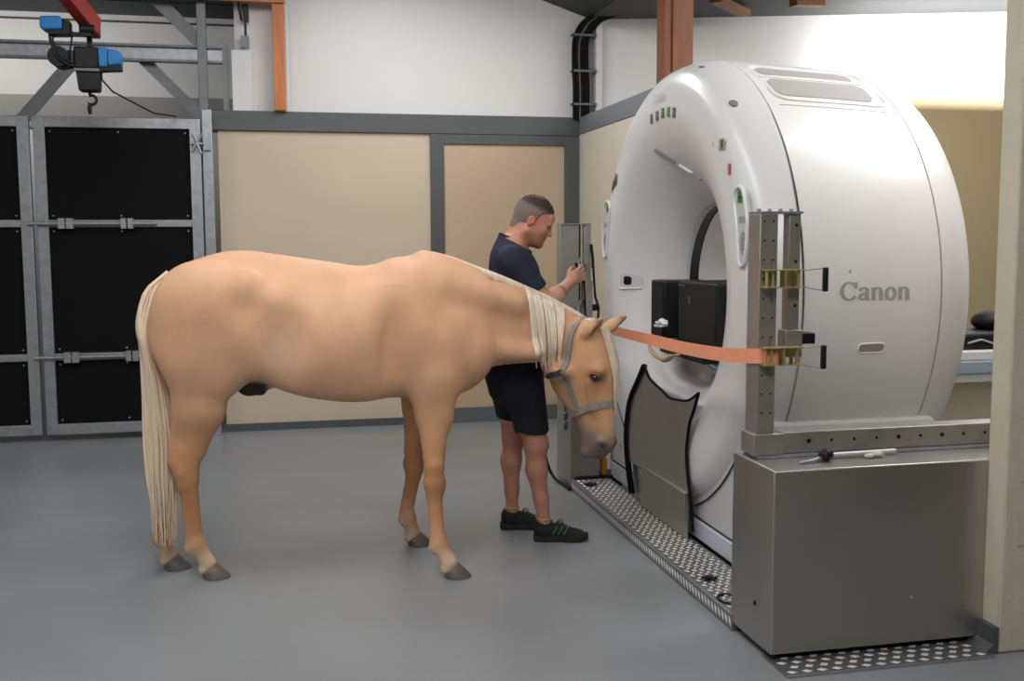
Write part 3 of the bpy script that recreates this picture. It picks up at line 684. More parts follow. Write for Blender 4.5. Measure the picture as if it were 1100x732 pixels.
MB().box(3.1,6.4,4.3,4.6,.0,.60).build('low_cabinet', M_couchb, bevel=.02, label='beige low housing right of the scanner behind the rail', cat='housing') if False else None

# ------------------------------------------------------------------ tread plate step
PX = 1.739
ST = empty('tread_plate_step', (1.87, 5.0, 0), 'long aluminium tread plate step in front of the scanner', 'step')
MB().box(PX, 1.992, 3.86, 6.31, .0, .070).build('step_body', M_tread, ST, bevel=.002)
def loz(mb, c, n, d, L, W, h):
    """raised lozenge: centre c, normal n, long direction d"""
    c, n, d = Vector(c), Vector(n), Vector(d).normalized(); e = n.cross(d)
    base = [c+d*L, c+e*W, c-d*L, c-e*W]; top = [c+d*L*.6+n*h, c+e*W*.6+n*h, c-d*L*.6+n*h, c-e*W*.6+n*h]
    mb.add(base+top, [(4,5,6,7)]+[(i,(i+1)%4,(i+1)%4+4,i+4) for i in range(4)])
tp = MB(); r_ = 0; y = 3.885
while y < 6.27:
    for q in range(7):
        x = PX+.030+.036*q + (.018 if r_%2 else 0)
        if x < 1.975: loz(tp, (x,y,.0701), (0,0,1), (.75,1,0) if r_%2 else (.75,-1,0), .018, .0080, .0022)
    y += .034; r_ += 1
y = 3.885; r_ = 0
while y < 6.30:
    loz(tp, (PX-.0001,y,.036), (-1,0,0), (0,.5,1), .026, .0115, .002); y += .036; r_ += 1
tp.build('tread_pattern', M_treadhi, ST, kind='stuff')
MB().box(PX-.004,1.744,3.86,6.31,.066,.073).build('front_lip', M_galv, ST)
b = MB(); b.box(1.78,1.85,6.12,6.16,.071,.080); b.box(1.80,1.83,6.10,6.18,.071,.078); b.build('star_knob', M_dark, ST, smooth=False)
b = MB()
for q in range(5): b.cyl((1.822,4.293,.074),(1.822+.034*math.cos(q*1.257),4.293+.034*math.sin(q*1.257),.074),.009,8)
b.cyl((1.822,4.293,.07),(1.822,4.293,.086),.018,14); b.build('star_knob', M_dark, ST, smooth=True)
MB().tube([(1.80+.045*math.cos(q),4.03+.06*math.sin(q),.073) for q in np.linspace(0,2*PI,24)], .006, 6).build('eyelet', M_dark, ST, smooth=True)
b = MB(); b.prism([(1.76,6.315),(2.08,6.315),(2.06,6.50),(1.83,6.50)], 'z', .0, .085); b.build('base_housing', M_dark, bevel=.01, label='low black housing at the far end of the tread step', cat='housing')
MB().prism([(1.84,6.42),(2.0,6.42),(1.99,6.50),(1.86,6.50)], 'z', .086, .125).build('white_bracket', M_plastic, bevel=.01, label='small white bracket on the low black housing', cat='bracket')
MB().tube([(1.94,6.62,.10),(1.943,6.62,.16),(1.94,6.62,.23)], [.020,.022,.012], 10).build('orange_bottle', mat('amber plastic', rgb(190,126,40), rough=.35), smooth=True, label='small amber plastic bottle under the horse muzzle', cat='bottle') if False else None
MB().cyl((1.965,6.36,.086),(1.965,6.36,.19),.022,14).cyl((1.965,6.36,.19),(1.965,6.36,.215),.010,10).build('amber_bottle', mat('amber plastic', rgb(196,128,40), rough=.35), smooth=True, label='small amber bottle standing under the horse muzzle', cat='bottle')
# floor level tread strip in front of the steel box
S2 = empty('tread_plate_strip', (2.15, 3.46, 0), 'narrow tread plate strip on the floor before the steel box', 'strip')
MB().box(1.745, 2.60, 3.392, 3.60, 0, .008).build('strip_plate', M_tread, S2)
tp = MB(); r_ = 0; x = 1.775
for r_ in range(4):
    for q in range(14):
        x = 1.78+.060*q+(.030 if r_%2 else 0)
        if x < 2.57: loz(tp, (x,3.42+.042*r_,.0081), (0,0,1), (1,.25,0) if r_%2 else (1,-.25,0), .021, .014, .002)
tp.build('tread_pattern', M_treadhi, S2, kind='stuff')
MB().box(1.744,2.6,3.386,3.392,0,.010).build('front_lip', M_galv, S2)

# ------------------------------------------------------------------ big stainless boxes, posts and rail
BX = empty('steel_box', (2.2, 3.6, 0), 'large brushed stainless steel box beside the near strap post', 'box')
MB().box(1.742, 2.86, 3.52, 3.885, .034, .737).build('box_shell', M_ss, BX, bevel=.006)
MB().box(1.78, 2.80, 3.575, 3.87, .009, .034).build('plinth', M_black, BX)
b = MB(); b.cyl((2.323,3.519,.211),(2.323,3.505,.211),.010,12); b.build('bolt', M_galv, BX, smooth=True)
b = MB(); b.cyl((1.743,3.66,.19),(1.739,3.66,.19),.010,10); b.build('bolt', M_dark, BX, smooth=True)
def post(x, y, side, label, r2=1):
    """side=-1: plates face the camera"""
    t = empty('strap_post', (x+.04, y+.05*(-side), .74), label, 'post', 'stainless strap posts')
    ya, yb = (y, y+.105) if side < 0 else (y-.105, y)
    MB().box(x, x+.074, ya, yb, .83, 1.682).build('upright', M_ssd, t, bevel=.003)
    MB().box(x-.012, x+.112, ya-.006, yb+.01, .748, .832).build('foot', M_ssd, t, bevel=.003)
    MB().box(x+.125, x+.173, ya+.01, ya+.06, 1.19, 1.682).build('slim_upright', M_ssd, t, bevel=.002)
    MB().box(x+.115, x+.185, ya, ya+.07, 1.13, 1.235).build('slide_block', M_ssd, t, bevel=.002)
    MB().box(x+.185, x+.24, ya+.0, ya+.06, 1.18, 1.222).build('clamp_block', M_dark, t, bevel=.003)
    b = MB(); b.box(x, x+.178, ya-.0, yb, 1.683, 1.692)
    for q in range(4): b.cyl((x+.018+.045*q,(ya+yb)/2,1.692),(x+.018+.045*q,(ya+yb)/2,1.703),.008,8)
    b.build('top_plate', M_galv, t)
    b = MB()
    for q in range(11):
        for w in (.018,.056): b.cyl((x+w,ya+.0005,1.655-.074*q),(x+w,ya-.0012,1.655-.074*q),.004,8)
    for z in (1.64,1.50,1.33): b.cyl((x+.155,ya+.0105,z),(x+.155,ya+.008,z),.006,8)
    b.build('bolt_holes', M_dark, t)
    return t
post(1.772, 3.74, -1, 'near stainless strap post with ratchets beside the steel box')
def ratchet(x, y, z, label, par_lab='x'):
    t = empty('ratchet_buckle', (x, y, z), label, 'ratchet', 'strap ratchets')
    b = MB()
    for dz in (-.033,.033): b.box(x-.035, x+.125, y-.050, y-.002, z+dz-.002, z+dz+.002)
    b.build('side_plates', M_yellow, t)
    b = MB(); b.cyl((x+.045,y-.03,z-.034),(x+.045,y-.03,z+.034),.012,14); b.cyl((x+.0,y-.03,z-.034),(x+.0,y-.03,z+.034),.006,10); b.cyl((x-.025,y-.03,z-.034),(x-.025,y-.03,z+.034),.006,10); b.cyl((x+.105,y-.03,z-.034),(x+.105,y-.03,z+.034),.007,10)
    b.build('spindle', M_yellow, t, smooth=True)
    MB().box(x+.065,x+.078,y-.052,y-.046,z-.030,z+.030).box(x+.02,x+.036,y-.052,y-.046,z-.030,z+.030).build('pawl_plate', mat('bronze steel', rgb(140,108,60), rough=.35, metal=.6), t)
    MB().tube([(x+.115,y-.045,z+.030),(x+.16,y-.06,z+.036),(x+.195,y-.065,z+.037)], .0025, 6).build('handle_bar', M_ssd, t, smooth=True)
    MB().tube([(x+.115,y-.045,z-.030),(x+.16,y-.06,z-.042),(x+.195,y-.065,z-.045)], .0025, 6).build('handle_bar', M_ssd, t, smooth=True)
    MB().box(x+.187,x+.207,y-.075,y-.058,z-.050,z+.042).build('handle_grip', M_dark, t, bevel=.004)
    b = MB(); b.tube([(x+.005,y-.004,z-.045),(x+.005,y-.008,z-.075),(x+.012,y-.008,z-.082)], .003, 6); b.tube([(x+.005,y-.004,z+.04),(x+.005,y-.006,z+.075)], .003, 6); b.build('hook_pin', M_galvd, t, smooth=True)
    return t
r1 = ratchet(1.812, 3.735, 1.437, 'upper ratchet buckle on the near strap post')
ratchet(1.812, 3.735, 1.140, 'lower ratchet buckle holding the orange strap on the near post')
# far box, post and ratchets
B2 = empty('steel_box', (2.0, 6.5, 0), 'stainless steel box beside the man and behind the horse head', 'box')
MB().box(1.745, 2.0, 6.51, 6.70, .01, .737).build('box_shell', M_ss, B2, bevel=.006)
MB().box(1.735, 1.93, 6.325, 6.50, .01, .737).build('side_shell', M_ss, B2, bevel=.004)
lg = MB()
for q in range(4):
    zc = .575-.062*q; yc = 6.44
    lg.tube([(1.7335, yc+.040*math.cos(a), zc+.014*math.sin(2*a)-.018*math.cos(a)) for a in np.linspace(0.3,2*PI-.6,16)], [.008]+[.015]*14+[.008], 6, flat=.2, fdir=(1,0,0))
lg.build('blue_logo', mat('dark blue print', rgb(26,52,84), rough=.5), B2, smooth=True)
lg = MB()
for q in range(5): lg.box(1.7335,1.735,6.352,6.362,.40+.022*q,.412+.022*q)
lg.build('orange_print', mat('orange print', rgb(150,84,60), rough=.5), B2)
FP = empty('strap_post', (1.75, 6.44, .74), 'far stainless strap post beside the man with its slim upright', 'post', 'stainless strap posts')
MB().box(1.692, 1.815, 6.42, 6.50, .738, 1.672).build('upright', M_ssd, FP, bevel=.003)
MB().box(1.815, 1.828, 6.43, 6.50, .738, 1.672).build('dark_channel', M_dark, FP)
MB().box(1.848, 1.893, 6.42, 6.46, 1.17, 1.672).build('slim_upright', M_ssd, FP, bevel=.002)
MB().box(1.842, 1.902, 6.41, 6.47, 1.05, 1.32).build('slide_block', M_ssd, FP, bevel=.002)
MB().box(1.692, 1.895, 6.41, 6.50, 1.673, 1.681).build('top_plate', M_galv, FP)
MB().box(1.902, 1.945, 6.41, 6.45, 1.13, 1.17).build('clamp_block', M_dark, FP, bevel=.003)
MB().tube([(1.90,6.40,1.47),(1.905,6.395,1.35),(1.915,6.395,1.22),(1.94,6.40,1.15),(1.935,6.40,1.08),(1.91,6.40,1.0),(1.90,6.4,.80)], .008, 8).tube([(1.89,6.405,1.55),(1.90,6.40,1.45),(1.90,6.40,1.40)], .010, 8).build('cable', M_dark, FP, smooth=True)
def fr(z, label):
    t = empty('ratchet_buckle', (1.78, 6.40, z), label, 'ratchet', 'strap ratchets')
    MB().box(1.79,1.855,6.395,6.418,z-.036,z+.036).build('side_plates', M_galvd, t, bevel=.003)
    MB().cyl((1.80,6.385,z-.04),(1.80,6.385,z+.04),.012,10).tube([(1.80,6.385,z+.04),(1.815,6.38,z+.08),(1.84,6.385,z+.075)],.005,6).build('spindle', M_ssd, t, smooth=True)
fr(1.39, 'upper ratchet on the far strap post at the man hand'); fr(1.12, 'lower ratchet on the far strap post above the orange strap')
# rail on top of the near box
RL = empty('side_rail', (2.3, 3.78, .74), 'long stainless side rail lying on the steel box', 'rail')
MB().box(1.890, 3.3, 3.75, 3.84, .748, .834).build('rail_body', M_ssd, RL, bevel=.004)
MB().box(1.775, 3.3, 3.722, 3.86, .7385, .747).build('rail_base', M_galv, RL)
for i in range(9):
    x = 2.00+.098*i; MB().cyl((x,3.751,.795),(x,3.748,.795),.009 if i in (0,4,6) else .006,12).build('bolt', M_dark, RL)
b = MB(); b.sphere((2.015,3.64,.762),(.030,.026,.024),16,10); b.build('clamp_lever_knob', M_dark, smooth='all', label='black ball knob lying on the steel box', cat='knob')
kb = MB(); kb.tube([(2.0,3.64,.752),(1.95,3.62,.745),(1.885,3.60,.744)], [.008,.007,.005], 8); kb.build('clamp_pin', M_galv, smooth=True, label='short bright pin beside the black knob on the steel box', cat='pin')
b = MB(); b.cyl((2.04,3.67,.752),(2.34,3.69,.752),.009,10); b.sphere((2.24,3.66,.750),(.028,.02,.012),12,8); b.sphere((2.20,3.645,.748),(.02,.015,.009),12,8); b.box(2.22,2.27,3.65,3.69,.7385,.75); b.build('hose_fitting', mat('pale clear fitting', rgb(190,190,180), rough=.25), smooth=True, label='pale tube with a clear fitting on the steel box', cat='fitting')
# thin cable down the scanner side
MB().tube([tuple(q) for q in catmull([(1.955,4.14,1.98),(1.97,4.03,1.80),(2.02,3.90,1.60),(2.045,3.86,1.40),(2.03,3.86,1.20),(2.0,3.86,1.02),(1.985,3.86,.90),(1.985,3.87,.845)],6)], .004, 8).build('thin_cable', mat('dark grey cable', rgb(70,72,72), rough=.5), smooth=True, label='thin dark cable hanging down behind the near strap post', cat='cable') if False else None
# floor cable by the far box
MB().tube([tuple(q) for q in catmull([(1.62,6.62,.34),(1.635,6.62,.22),(1.66,6.60,.10),(1.69,6.56,.03),(1.72,6.42,.012),(1.725,6.30,.010)],6)], .010, 8).build('floor_cable', M_dark, smooth=True, label='black cable curving down to the floor beside the far box', cat='cable')

# ------------------------------------------------------------------ orange strap
def webbing(centre, up, w, th=.0025):
    """ribbon: centre points, width direction per point"""
    C_ = [Vector(c) for c in centre]; n = len(C_); vs = []
    for i, c in enumerate(C_):
        t = (C_[min(i+1,n-1)]-C_[max(i-1,0)]).normalized(); u = Vector(up[i]); u = (u-t*u.dot(t)).normalized(); nn = t.cross(u)
        ww = w[i] if hasattr(w,'__len__') else w
        for a, b in ((-1,-1),(1,-1),(1,1),(-1,1)): vs.append(c+u*(a*ww/2)+nn*(b*th/2))
    fs = [(4*i+j,4*i+(j+1)%4,4*i+4+(j+1)%4,4*i+4+j) for i in range(n-1) for j in range(4)]+[(3,2,1,0),tuple(4*(n-1)+j for j in range(4))]
    return MB().add(vs, fs)
sp = catmull([(1.765,6.40,1.10),(1.764,6.1,1.085),(1.764,5.84,1.079),(1.764,5.415,1.083),(1.764,4.978,1.088),(1.764,4.49,1.093),(1.764,4.103,1.108),(1.764,3.85,1.128),(1.763,3.745,1.138)],6)
sp = [tuple(q) for q in sp] + [(1.765,3.733,1.139),(1.775,3.728,1.140),(1.83,3.722,1.140),(1.84,3.710,1.140)]
ups = [(0,.0,1)]*len(sp); wd = [.052]*len(sp)
for i in range(16): ups[i] = (.9*(1-i/16)**2, 0, 1)
webbing(sp, ups, [.030+.028*min(1,(i/26)) for i in range(len(sp))]).build('orange_strap', M_orange, fix=True, label='orange webbing strap stretched between the two strap posts', cat='strap')
# ------------------------------------------------------------------ horse
HYC = 5.08
HO = empty('horse', (.1, HYC, 0), 'palomino horse with pale tail standing with lowered head at the scanner', 'horse')
fd = Field((-.76, 4.66, -.005), (1.86, 5.52, 1.60), .0095)
Y0 = HYC
# trunk, built along x: (u, top, bottom, half width, lateral offset)
tr = [(-.60,1.34,1.12,.07,.04),(-.56,1.405,1.06,.13,.04),(-.48,1.462,1.0,.19,.035),(-.38,1.508,.97,.235,.03),(-.27,1.536,.945,.262,.02),(-.16,1.540,.925,.272,.01),(-.03,1.522,.895,.278,0),
      (.10,1.502,.853,.288,0),(.22,1.484,.836,.292,0),(.33,1.466,.830,.288,0),(.42,1.472,.828,.268,0),(.50,1.500,.826,.240,0),(.58,1.508,.826,.215,0),(.66,1.502,.83,.20,0),(.75,1.472,.845,.188,0),(.84,1.425,.89,.165,0),(.91,1.37,.95,.12,0)]
fd.loft((0,Y0,0),(1,0,0),(0,0,1),(0,1,0), tr, k=.04, p=2.15, taper=.20)
# neck, then throat to the poll
nk = [(.66,1.465,.98,.160,0),(.76,1.448,.95,.150,0),(.86,1.425,.935,.135,0),(.94,1.402,.950,.120,.0),(1.03,1.378,.965,.105,.008),(1.12,1.352,.970,.091,.018),(1.22,1.312,.972,.084,.03),(1.31,1.268,.980,.078,.04),(1.39,1.226,1.005,.070,.03),(1.46,1.186,1.04,.055,.0)]
fd.loft((0,Y0,0),(1,0,0),(0,0,1),(0,1,0), nk, k=.10, p=2.0, taper=.22)
for s in (-1, 1):
    y = lambda q: Y0 + s*q
    # shoulder blade, point of shoulder, triceps, breast
    fd.cone((.60,y(.12),1.36),(.86,y(.135),1.06),.085,.085,.07,(1,.75,1))
    fd.ell((.64,y(.165),1.02),(.15,.075,.18),.05)
    fd.ell((.87,y(.10),1.02),(.085,.085,.12),.06)
    fd.ell((.70,y(.14),.92),(.12,.085,.12),.05)
    # ribs and loin
    fd.ell((.20,y(.16),1.10),(.36,.145,.24),.06)
    fd.ell((.34,y(.15),.98),(.25,.12,.14),.05)
    # hip point, croup, thigh
    fd.ell((-.17,y(.205),1.375),(.065,.045,.07),.07)
    fd.ell((-.37,y(.15)+.02,1.30),(.21,.125,.20),.06)
    fd.ell((-.42,y(.135)+.03,1.17),(.195,.125,.22),.06)
    fd.ell((-.34,y(.155)+.03,1.08),(.19,.10,.20),.05)
    fd.ell((-.285,y(.165)+.03,.97),(.085,.065,.09),.05)
    # belly flank line, stifle fold, gaskin and forearm definition
    fd.ell((-.03,y(.300),1.14),(.085,.035,.16),.10,mode='s')
    fd.ell((.46,y(.185),1.20),(.15,.085,.17),.10)
    fd.cone((-.05,y(.225),1.30),(-.20,y(.185),1.02),.045,.045,.06,(1,.6,1))
    fd.cone((-.13,y(.17)+.02,1.02),(-.27,y(.165)+.03,.95),.030,.040,.04)
    fd.cone((.0,y(.17),.955),(.35,y(.20),.90),.03,.03,.06)
    fd.ell((.500,y(.275),1.05),(.060,.03,.20),.10,mode='s')
    fd.ell((.60,y(.185),1.10),(.095,.055,.15),.04)
    fd.ell((.76,y(.165),1.10),(.075,.05,.13),.05)
    fd.ell((.655,y(.165),.86),(.075,.055,.09),.035)
    fd.cone((.66,y(.075),1.44),(.74,y(.155),1.20),.035,.03,.05)
    fd.cone((.74,y(.115),1.38),(1.10,y(.065),1.27),.050,.035,.09)
    fd.cone((.88,y(.10),1.06),(1.20,y(.07),1.03),.05,.035,.05)
    fd.ell((-.46,y(.16)+.03,1.08),(.09,.08,.17),.05)
# underside of the chest
fd.ell((.76,Y0,.93),(.16,.15,.10),.06)
def foreleg(top, kn, fl, hoof, s, hl=.11):
    """joint centres in x,y ; z fixed"""
    ex, ey = top
    fd.cone((ex,ey,.93),(ex+.002,ey,.76),.098,.082,.05,(1,.80,1))
    fd.cone((ex+.002,ey,.76),(kn[0]+.0,kn[1],.52),.082,.045,.03,(1,.80,1))
    fd.ell((ex+.05,ey-.0,.80),(.045,.05,.12),.04)
    fd.ell((kn[0]+.004,kn[1],.440),(.052,.047,.055),.02)
    fd.ell((kn[0]+.010,kn[1],.405),(.040,.040,.022),.012)
    fd.cone((kn[0],kn[1],.52),(kn[0]-.002,kn[1],.38),.044,.036,.02)
    fd.ell((kn[0]-.035,kn[1],.445),(.016,.018,.024),.02)
    a = (kn[0]+.003,kn[1],.38); b = (fl[0],fl[1],.19)
    fd.cone(a, b, .033,.029,.02)                                   # cannon
    fd.cone((a[0]-.026,a[1],.40),(b[0]-.026,b[1],.19),.015,.017,.014)    # tendon
    fd.ell((fl[0],fl[1],.155),(.041,.036,.042),.025)
    fd.ell((fl[0]-.030,fl[1],.140),(.022,.022,.026),.02)
    fd.cone((fl[0]+.004,fl[1],.15),(hoof[0]-.026,hoof[1],.070),.033,.039,.022)
    fd.ell((hoof[0]-.042,hoof[1],.040),(.030,.036,.026),.015)
foreleg((.672,Y0-.155),(.668,Y0-.215),(.680,Y0-.262),(.752,Y0-.285),-1)
foreleg((.645,Y0+.155),(.620,Y0+.215),(.592,Y0+.255),(.645,Y0+.275),1)
def hindleg(dx, yt, yh, yf, hk, fl, hoof):
    fd.cone((-.39+dx*.3,yt,1.02),(-.385+dx*.6,yt,.82),.140,.096,.05,(1,.72,1))
    fd.cone((-.385+dx*.6,yt,.82),(-.435+dx,yh,.62),.094,.060,.04,(1,.72,1))
    fd.cone((-.45+dx*.5,yt,.93),(hk[0]-.035,yh,.66),.065,.022,.04)          # rear edge of gaskin / tendon
    fd.cone((hk[0]+.012,yh,.62),(hk[0]+.020,yh,.50),.056,.050,.02,(1,.80,1))
    fd.ell((hk[0]+.045,yh,.56),(.022,.034,.045),.015)
    fd.ell((hk[0]+.0,yh-.030,.53),(.030,.015,.035),.012)
    fd.cone((hk[0]-.040,yh,.66),(hk[0]-.042,yh,.575),.022,.027,.03)            # point of hock
    fd.cone((hk[0]-.035,yh,.575),(hk[0]-.005,yh,.45),.026,.026,.025)
    a = (hk[0]+.026,yh,.47); b = (fl[0],yf,.20)
    fd.cone(a, b, .036,.030,.02)
    fd.cone((a[0]-.036,a[1],.46),(b[0]-.032,b[1],.20),.018,.018,.016)
    fd.ell((fl[0],yf,.165),(.045,.037,.045),.025)
    fd.ell((fl[0]-.034,yf,.148),(.024,.023,.028),.02)
    fd.cone((fl[0]+.006,yf,.155),(hoof[0]-.026,hoof[1],.072),.034,.039,.022)
    fd.ell((hoof[0]-.042,hoof[1],.040),(.030,.036,.026),.015)
hindleg(0, Y0-.105, Y0-.075, Y0-.045, (-.480,0), (-.437,0), (-.362,Y0-.04))
hindleg(-.10, Y0+.17, Y0+.16, Y0+.148, (-.600,0), (-.610,0), (-.556,Y0+.145))
# head
FV = Vector((.682,-.731,0)); LV = Vector((.731,.682,0)); UV = Vector((0,0,-1)); HP = Vector((1.515,5.03,1.17))
def hp(u, v, w): return HP+UV*u+FV*v+LV*w
hd = [(-.01,.015,-.085,.040,0),(.03,.045,-.130,.062,0),(.09,.072,-.180,.082,0),(.16,.092,-.232,.096,0),(.22,.104,-.256,.102,0),(.28,.106,-.268,.097,0),(.34,.102,-.250,.084,0),(.41,.098,-.196,.070,0),(.48,.098,-.135,.060,0),(.55,.100,-.098,.057,0),(.61,.098,-.078,.059,0),(.645,.078,-.055,.052,0),(.672,.050,-.025,.038,0),(.685,.030,-.01,.024,0)]
fd.loft(HP, UV, FV, LV, hd, k=.035, p=2.5, taper=.02)
for s in (-1, 1):
    fd.ell(hp(.24,-.165,s*.062),(.10,.10,.045),.03, R=np.array([FV,LV,(0,0,1)]).T)            # jowl
    fd.ell(hp(.226,.048,s*.080),(.036,.018,.022),.035, R=np.array([FV,LV,(0,0,1)]).T)        # brow
    fd.cone(hp(.29,.015,s*.088),hp(.43,.015,s*.067),.014,.012,.03)                            # facial crest
    fd.ell(hp(.262,.048,s*.116),(.026,.012,.017),.018, R=np.array([FV,LV,(0,0,1)]).T, mode='s')   # eye socket
    fd.ell(hp(.602,.060,s*.046),(.034,.022,.034),.02)
    fd.ell(hp(.606,.066,s*.074),(.020,.020,.014),.010, R=np.array([FV,LV,(0,0,1)]).T, mode='s')   # nostril
fd.cone(hp(.650,-.040,-.03),hp(.650,-.040,.03),.034,.034,.02)                              # chin
for s in (-1, 1): fd.cone(hp(.640,.0,s*.058),hp(.590,-.065,s*.066),.004,.003,.008, mode='s')
# ears
def ear(base, tip, open_):
    b = Vector(base); t = Vector(tip); d = (t-b); L = d.length; d.normalize(); a = (Vector(open_)-d*Vector(open_).dot(d)).normalized(); c = d.cross(a)
    R = np.array([a, c, d]).T
    st = [(0,.024),(.15,.030),(.40,.034),(.65,.026),(.88,.012),(1.0,.004)]
    for (p, r), (q, r2) in zip(st[:-1], st[1:]): fd.cone(b+d*L*p, b+d*L*q, r, r2, .012)
    fd.ell(b+d*L*.50+a*.026, (.020,.017,L*.36), .008, R=R, mode='s')
EN = (hp(.060,-.025,-.068), hp(-.015,.065,-.088)); EF = (hp(.055,-.005,.068), hp(-.030,.100,.115))
ear(EN[0], EN[0]+(EN[1]-EN[0]).normalized()*.15, FV*.9-LV*.25-Vector((0,0,.6))); ear(EF[0], EF[0]+(EF[1]-EF[0]).normalized()*.15, FV*.8+LV*.2-Vector((0,0,.6)))
# sheath
fd.ell((-.15,Y0,.925),(.10,.06,.045),.05)
fd.ell((-.175,Y0-.01,.895),(.055,.05,.040),.02); fd.ell((-.125,Y0-.015,.885),(.030,.035,.028),.012)
V, Q = fd.mesh(2)
# ---- natural coat colouring
def srgb(a): a = np.array(a)/255.; return np.where(a <= .04045, a/12.92, ((a+.055)/1.055)**2.4)
def sstep(a, b, x): t = np.clip((x-a)/(b-a), 0, 1); return t*t*(3-2*t)
x, y, z = V.T
C0 = np.tile(srgb((221,172,135)), (len(V),1))
def blend(c, m): 
    global C0
    C0 = C0*(1-m[:,None]) + srgb(c)[None]*m[:,None]
blend((198,146,104), sstep(.98,.60,z)*(x<1.2)*.8)                          # richer tone on the limbs
blend((182,126,80), sstep(.66,.45,z)*sstep(.20,.32,z)*(x<1.2)*.7)
blend((222,196,172), np.exp(-(((x+.02)/.10)**2+((z-1.09)/.12)**2))*.35*(y<Y0))   # dusty pale flank
blend((218,188,160), sstep(.19,.09,z+.012*np.sin(x*55))*(x<1.2)*.9)                             # pale pasterns
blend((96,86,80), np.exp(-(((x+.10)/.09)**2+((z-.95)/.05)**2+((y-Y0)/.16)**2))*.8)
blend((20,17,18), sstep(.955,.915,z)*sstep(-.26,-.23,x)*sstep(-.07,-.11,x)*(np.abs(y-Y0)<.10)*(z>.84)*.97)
hv = V - np.array(HP); u = -hv[:,2]; v = hv@np.array(FV); w = hv@np.array(LV)
hm = sstep(1.30,1.42,x)*(z<1.2)*(u>-.05)
blend((206,154,110), hm*.75*(u<.75)*sstep(.0,.1,u))
blend((172,114,70), hm*np.exp(-(((u-.30)/.09)**2+((v-.03)/.05)**2))*.5)
blend((232,206,176), hm*np.exp(-((w/.020)**2))*sstep(.30,.36,u)*sstep(.62,.5,u)*(v>.02)*.5)
blend((112,102,100), hm*sstep(.47,.60,u+.45*(.03-v))*.9)
blend((44,36,34), hm*np.exp(-(((u-.262)/.028)**2+((v-.048)/.040)**2))*(np.abs(w)>.05)*.95)
blend((26,20,20), hm*np.exp(-(((u-.608)/.022)**2+((v-.068)/.024)**2))*(np.abs(w)>.035)*.95)
for E_, s in ((EN,-1),(EF,1)):
    b = np.array(E_[0]); d = np.array((E_[1]-E_[0]).normalized()); q = V-b; al = q@d; rad = np.linalg.norm(q-al[:,None]*d, axis=1)
    blend((120,82,54), (al>.02)*(al<.16)*sstep(.030,.012,rad)*.7*hm)
M_coat = mat('palomino coat', rgb(214,170,132), rough=.52, var=.07, scale=7, bump=.10, bscale=55, attr='coat', spec=.35)
horse_mesh = npmesh('body', V, Q, M_coat, HO, C0)
hb = BVHTree.FromPolygons([tuple(p) for p in V], [tuple(int(i) for i in q) for q in Q])
def hit(o, d, dist=3.0):
    h = hb.ray_cast(Vector(o), Vector(d).normalized(), dist); return h[0], h[1]
# hooves
M_hoof = mat('grey brown hoof', rgb(104,94,86), rough=.5, var=.18, scale=18, stretch=(1,1,5), bump=.1, bscale=60)
def hoof(cx, cy_, ang=0, L=.13, name='hoof'):
    ca, sa = math.cos(ang), math.sin(ang); b = MB(); rings = []; n = 28
    for zz, a, bb, ox in ((0,.070,.058,.016),(.010,.069,.057,.013),(.036,.057,.050,.000),(.058,.048,.043,-.012),(.066,.040,.037,-.014)):
        for i in range(n):
            q = 2*PI*i/n; px = a*math.cos(q); 
            if px < 0: px *= .80
            py = bb*math.sin(q); X_ = px+ox; zq = zz - (.040*(zz/.07)*(1-px/a)/2)
            rings.append((cx+X_*ca-py*sa, cy_+X_*sa+py*ca, zq+.001))
    b.add(rings, [(r*n+i, r*n+(i+1)%n, (r+1)*n+(i+1)%n, (r+1)*n+i) for r in range(4) for i in range(n)]+[tuple(range(n-1,-1,-1)), tuple(4*n+i for i in range(n))])
    b.build(name, M_hoof, HO, smooth=True)
hoof(.752-.008, Y0-.285); hoof(.645-.008, Y0+.275); hoof(-.370, Y0-.04); hoof(-.564, Y0+.145)
# eyes
for s in (-1, 1):
    b = MB(); b.sphere(hp(.262,.042,s*.088),(.022,.019,.018),20,14,R=Matrix((FV,LV,(0,0,1))).transposed())
    b.build('eye', mat('dark horse eye', rgb(22,14,12), rough=.12, coat=1), HO, smooth='all')
    b = MB(); b.tube([hp(.262-.021*math.sin(a), .044+.030*math.cos(a), s*(.103-.006*abs(math.cos(a)))) for a in np.linspace(.15,PI-.15,12)], [.003]+[.006]*10+[.003], 8)
    b.build('eyelid', mat('brown eyelid', rgb(128,84,54), rough=.6), HO, smooth='all')
# hair
M_mane = mat('cream horse hair', rgb(238,222,200), rough=.6, var=.16, scale=40, stretch=(1,1,.10), bump=.3, bscale=120)
M_tail = mat('tail hair', rgb(230,210,182), rough=.6, var=.12, scale=60, stretch=(1,1,.05), bump=.4, bscale=160)
rg = np.random.RandomState(11)
mane = MB()
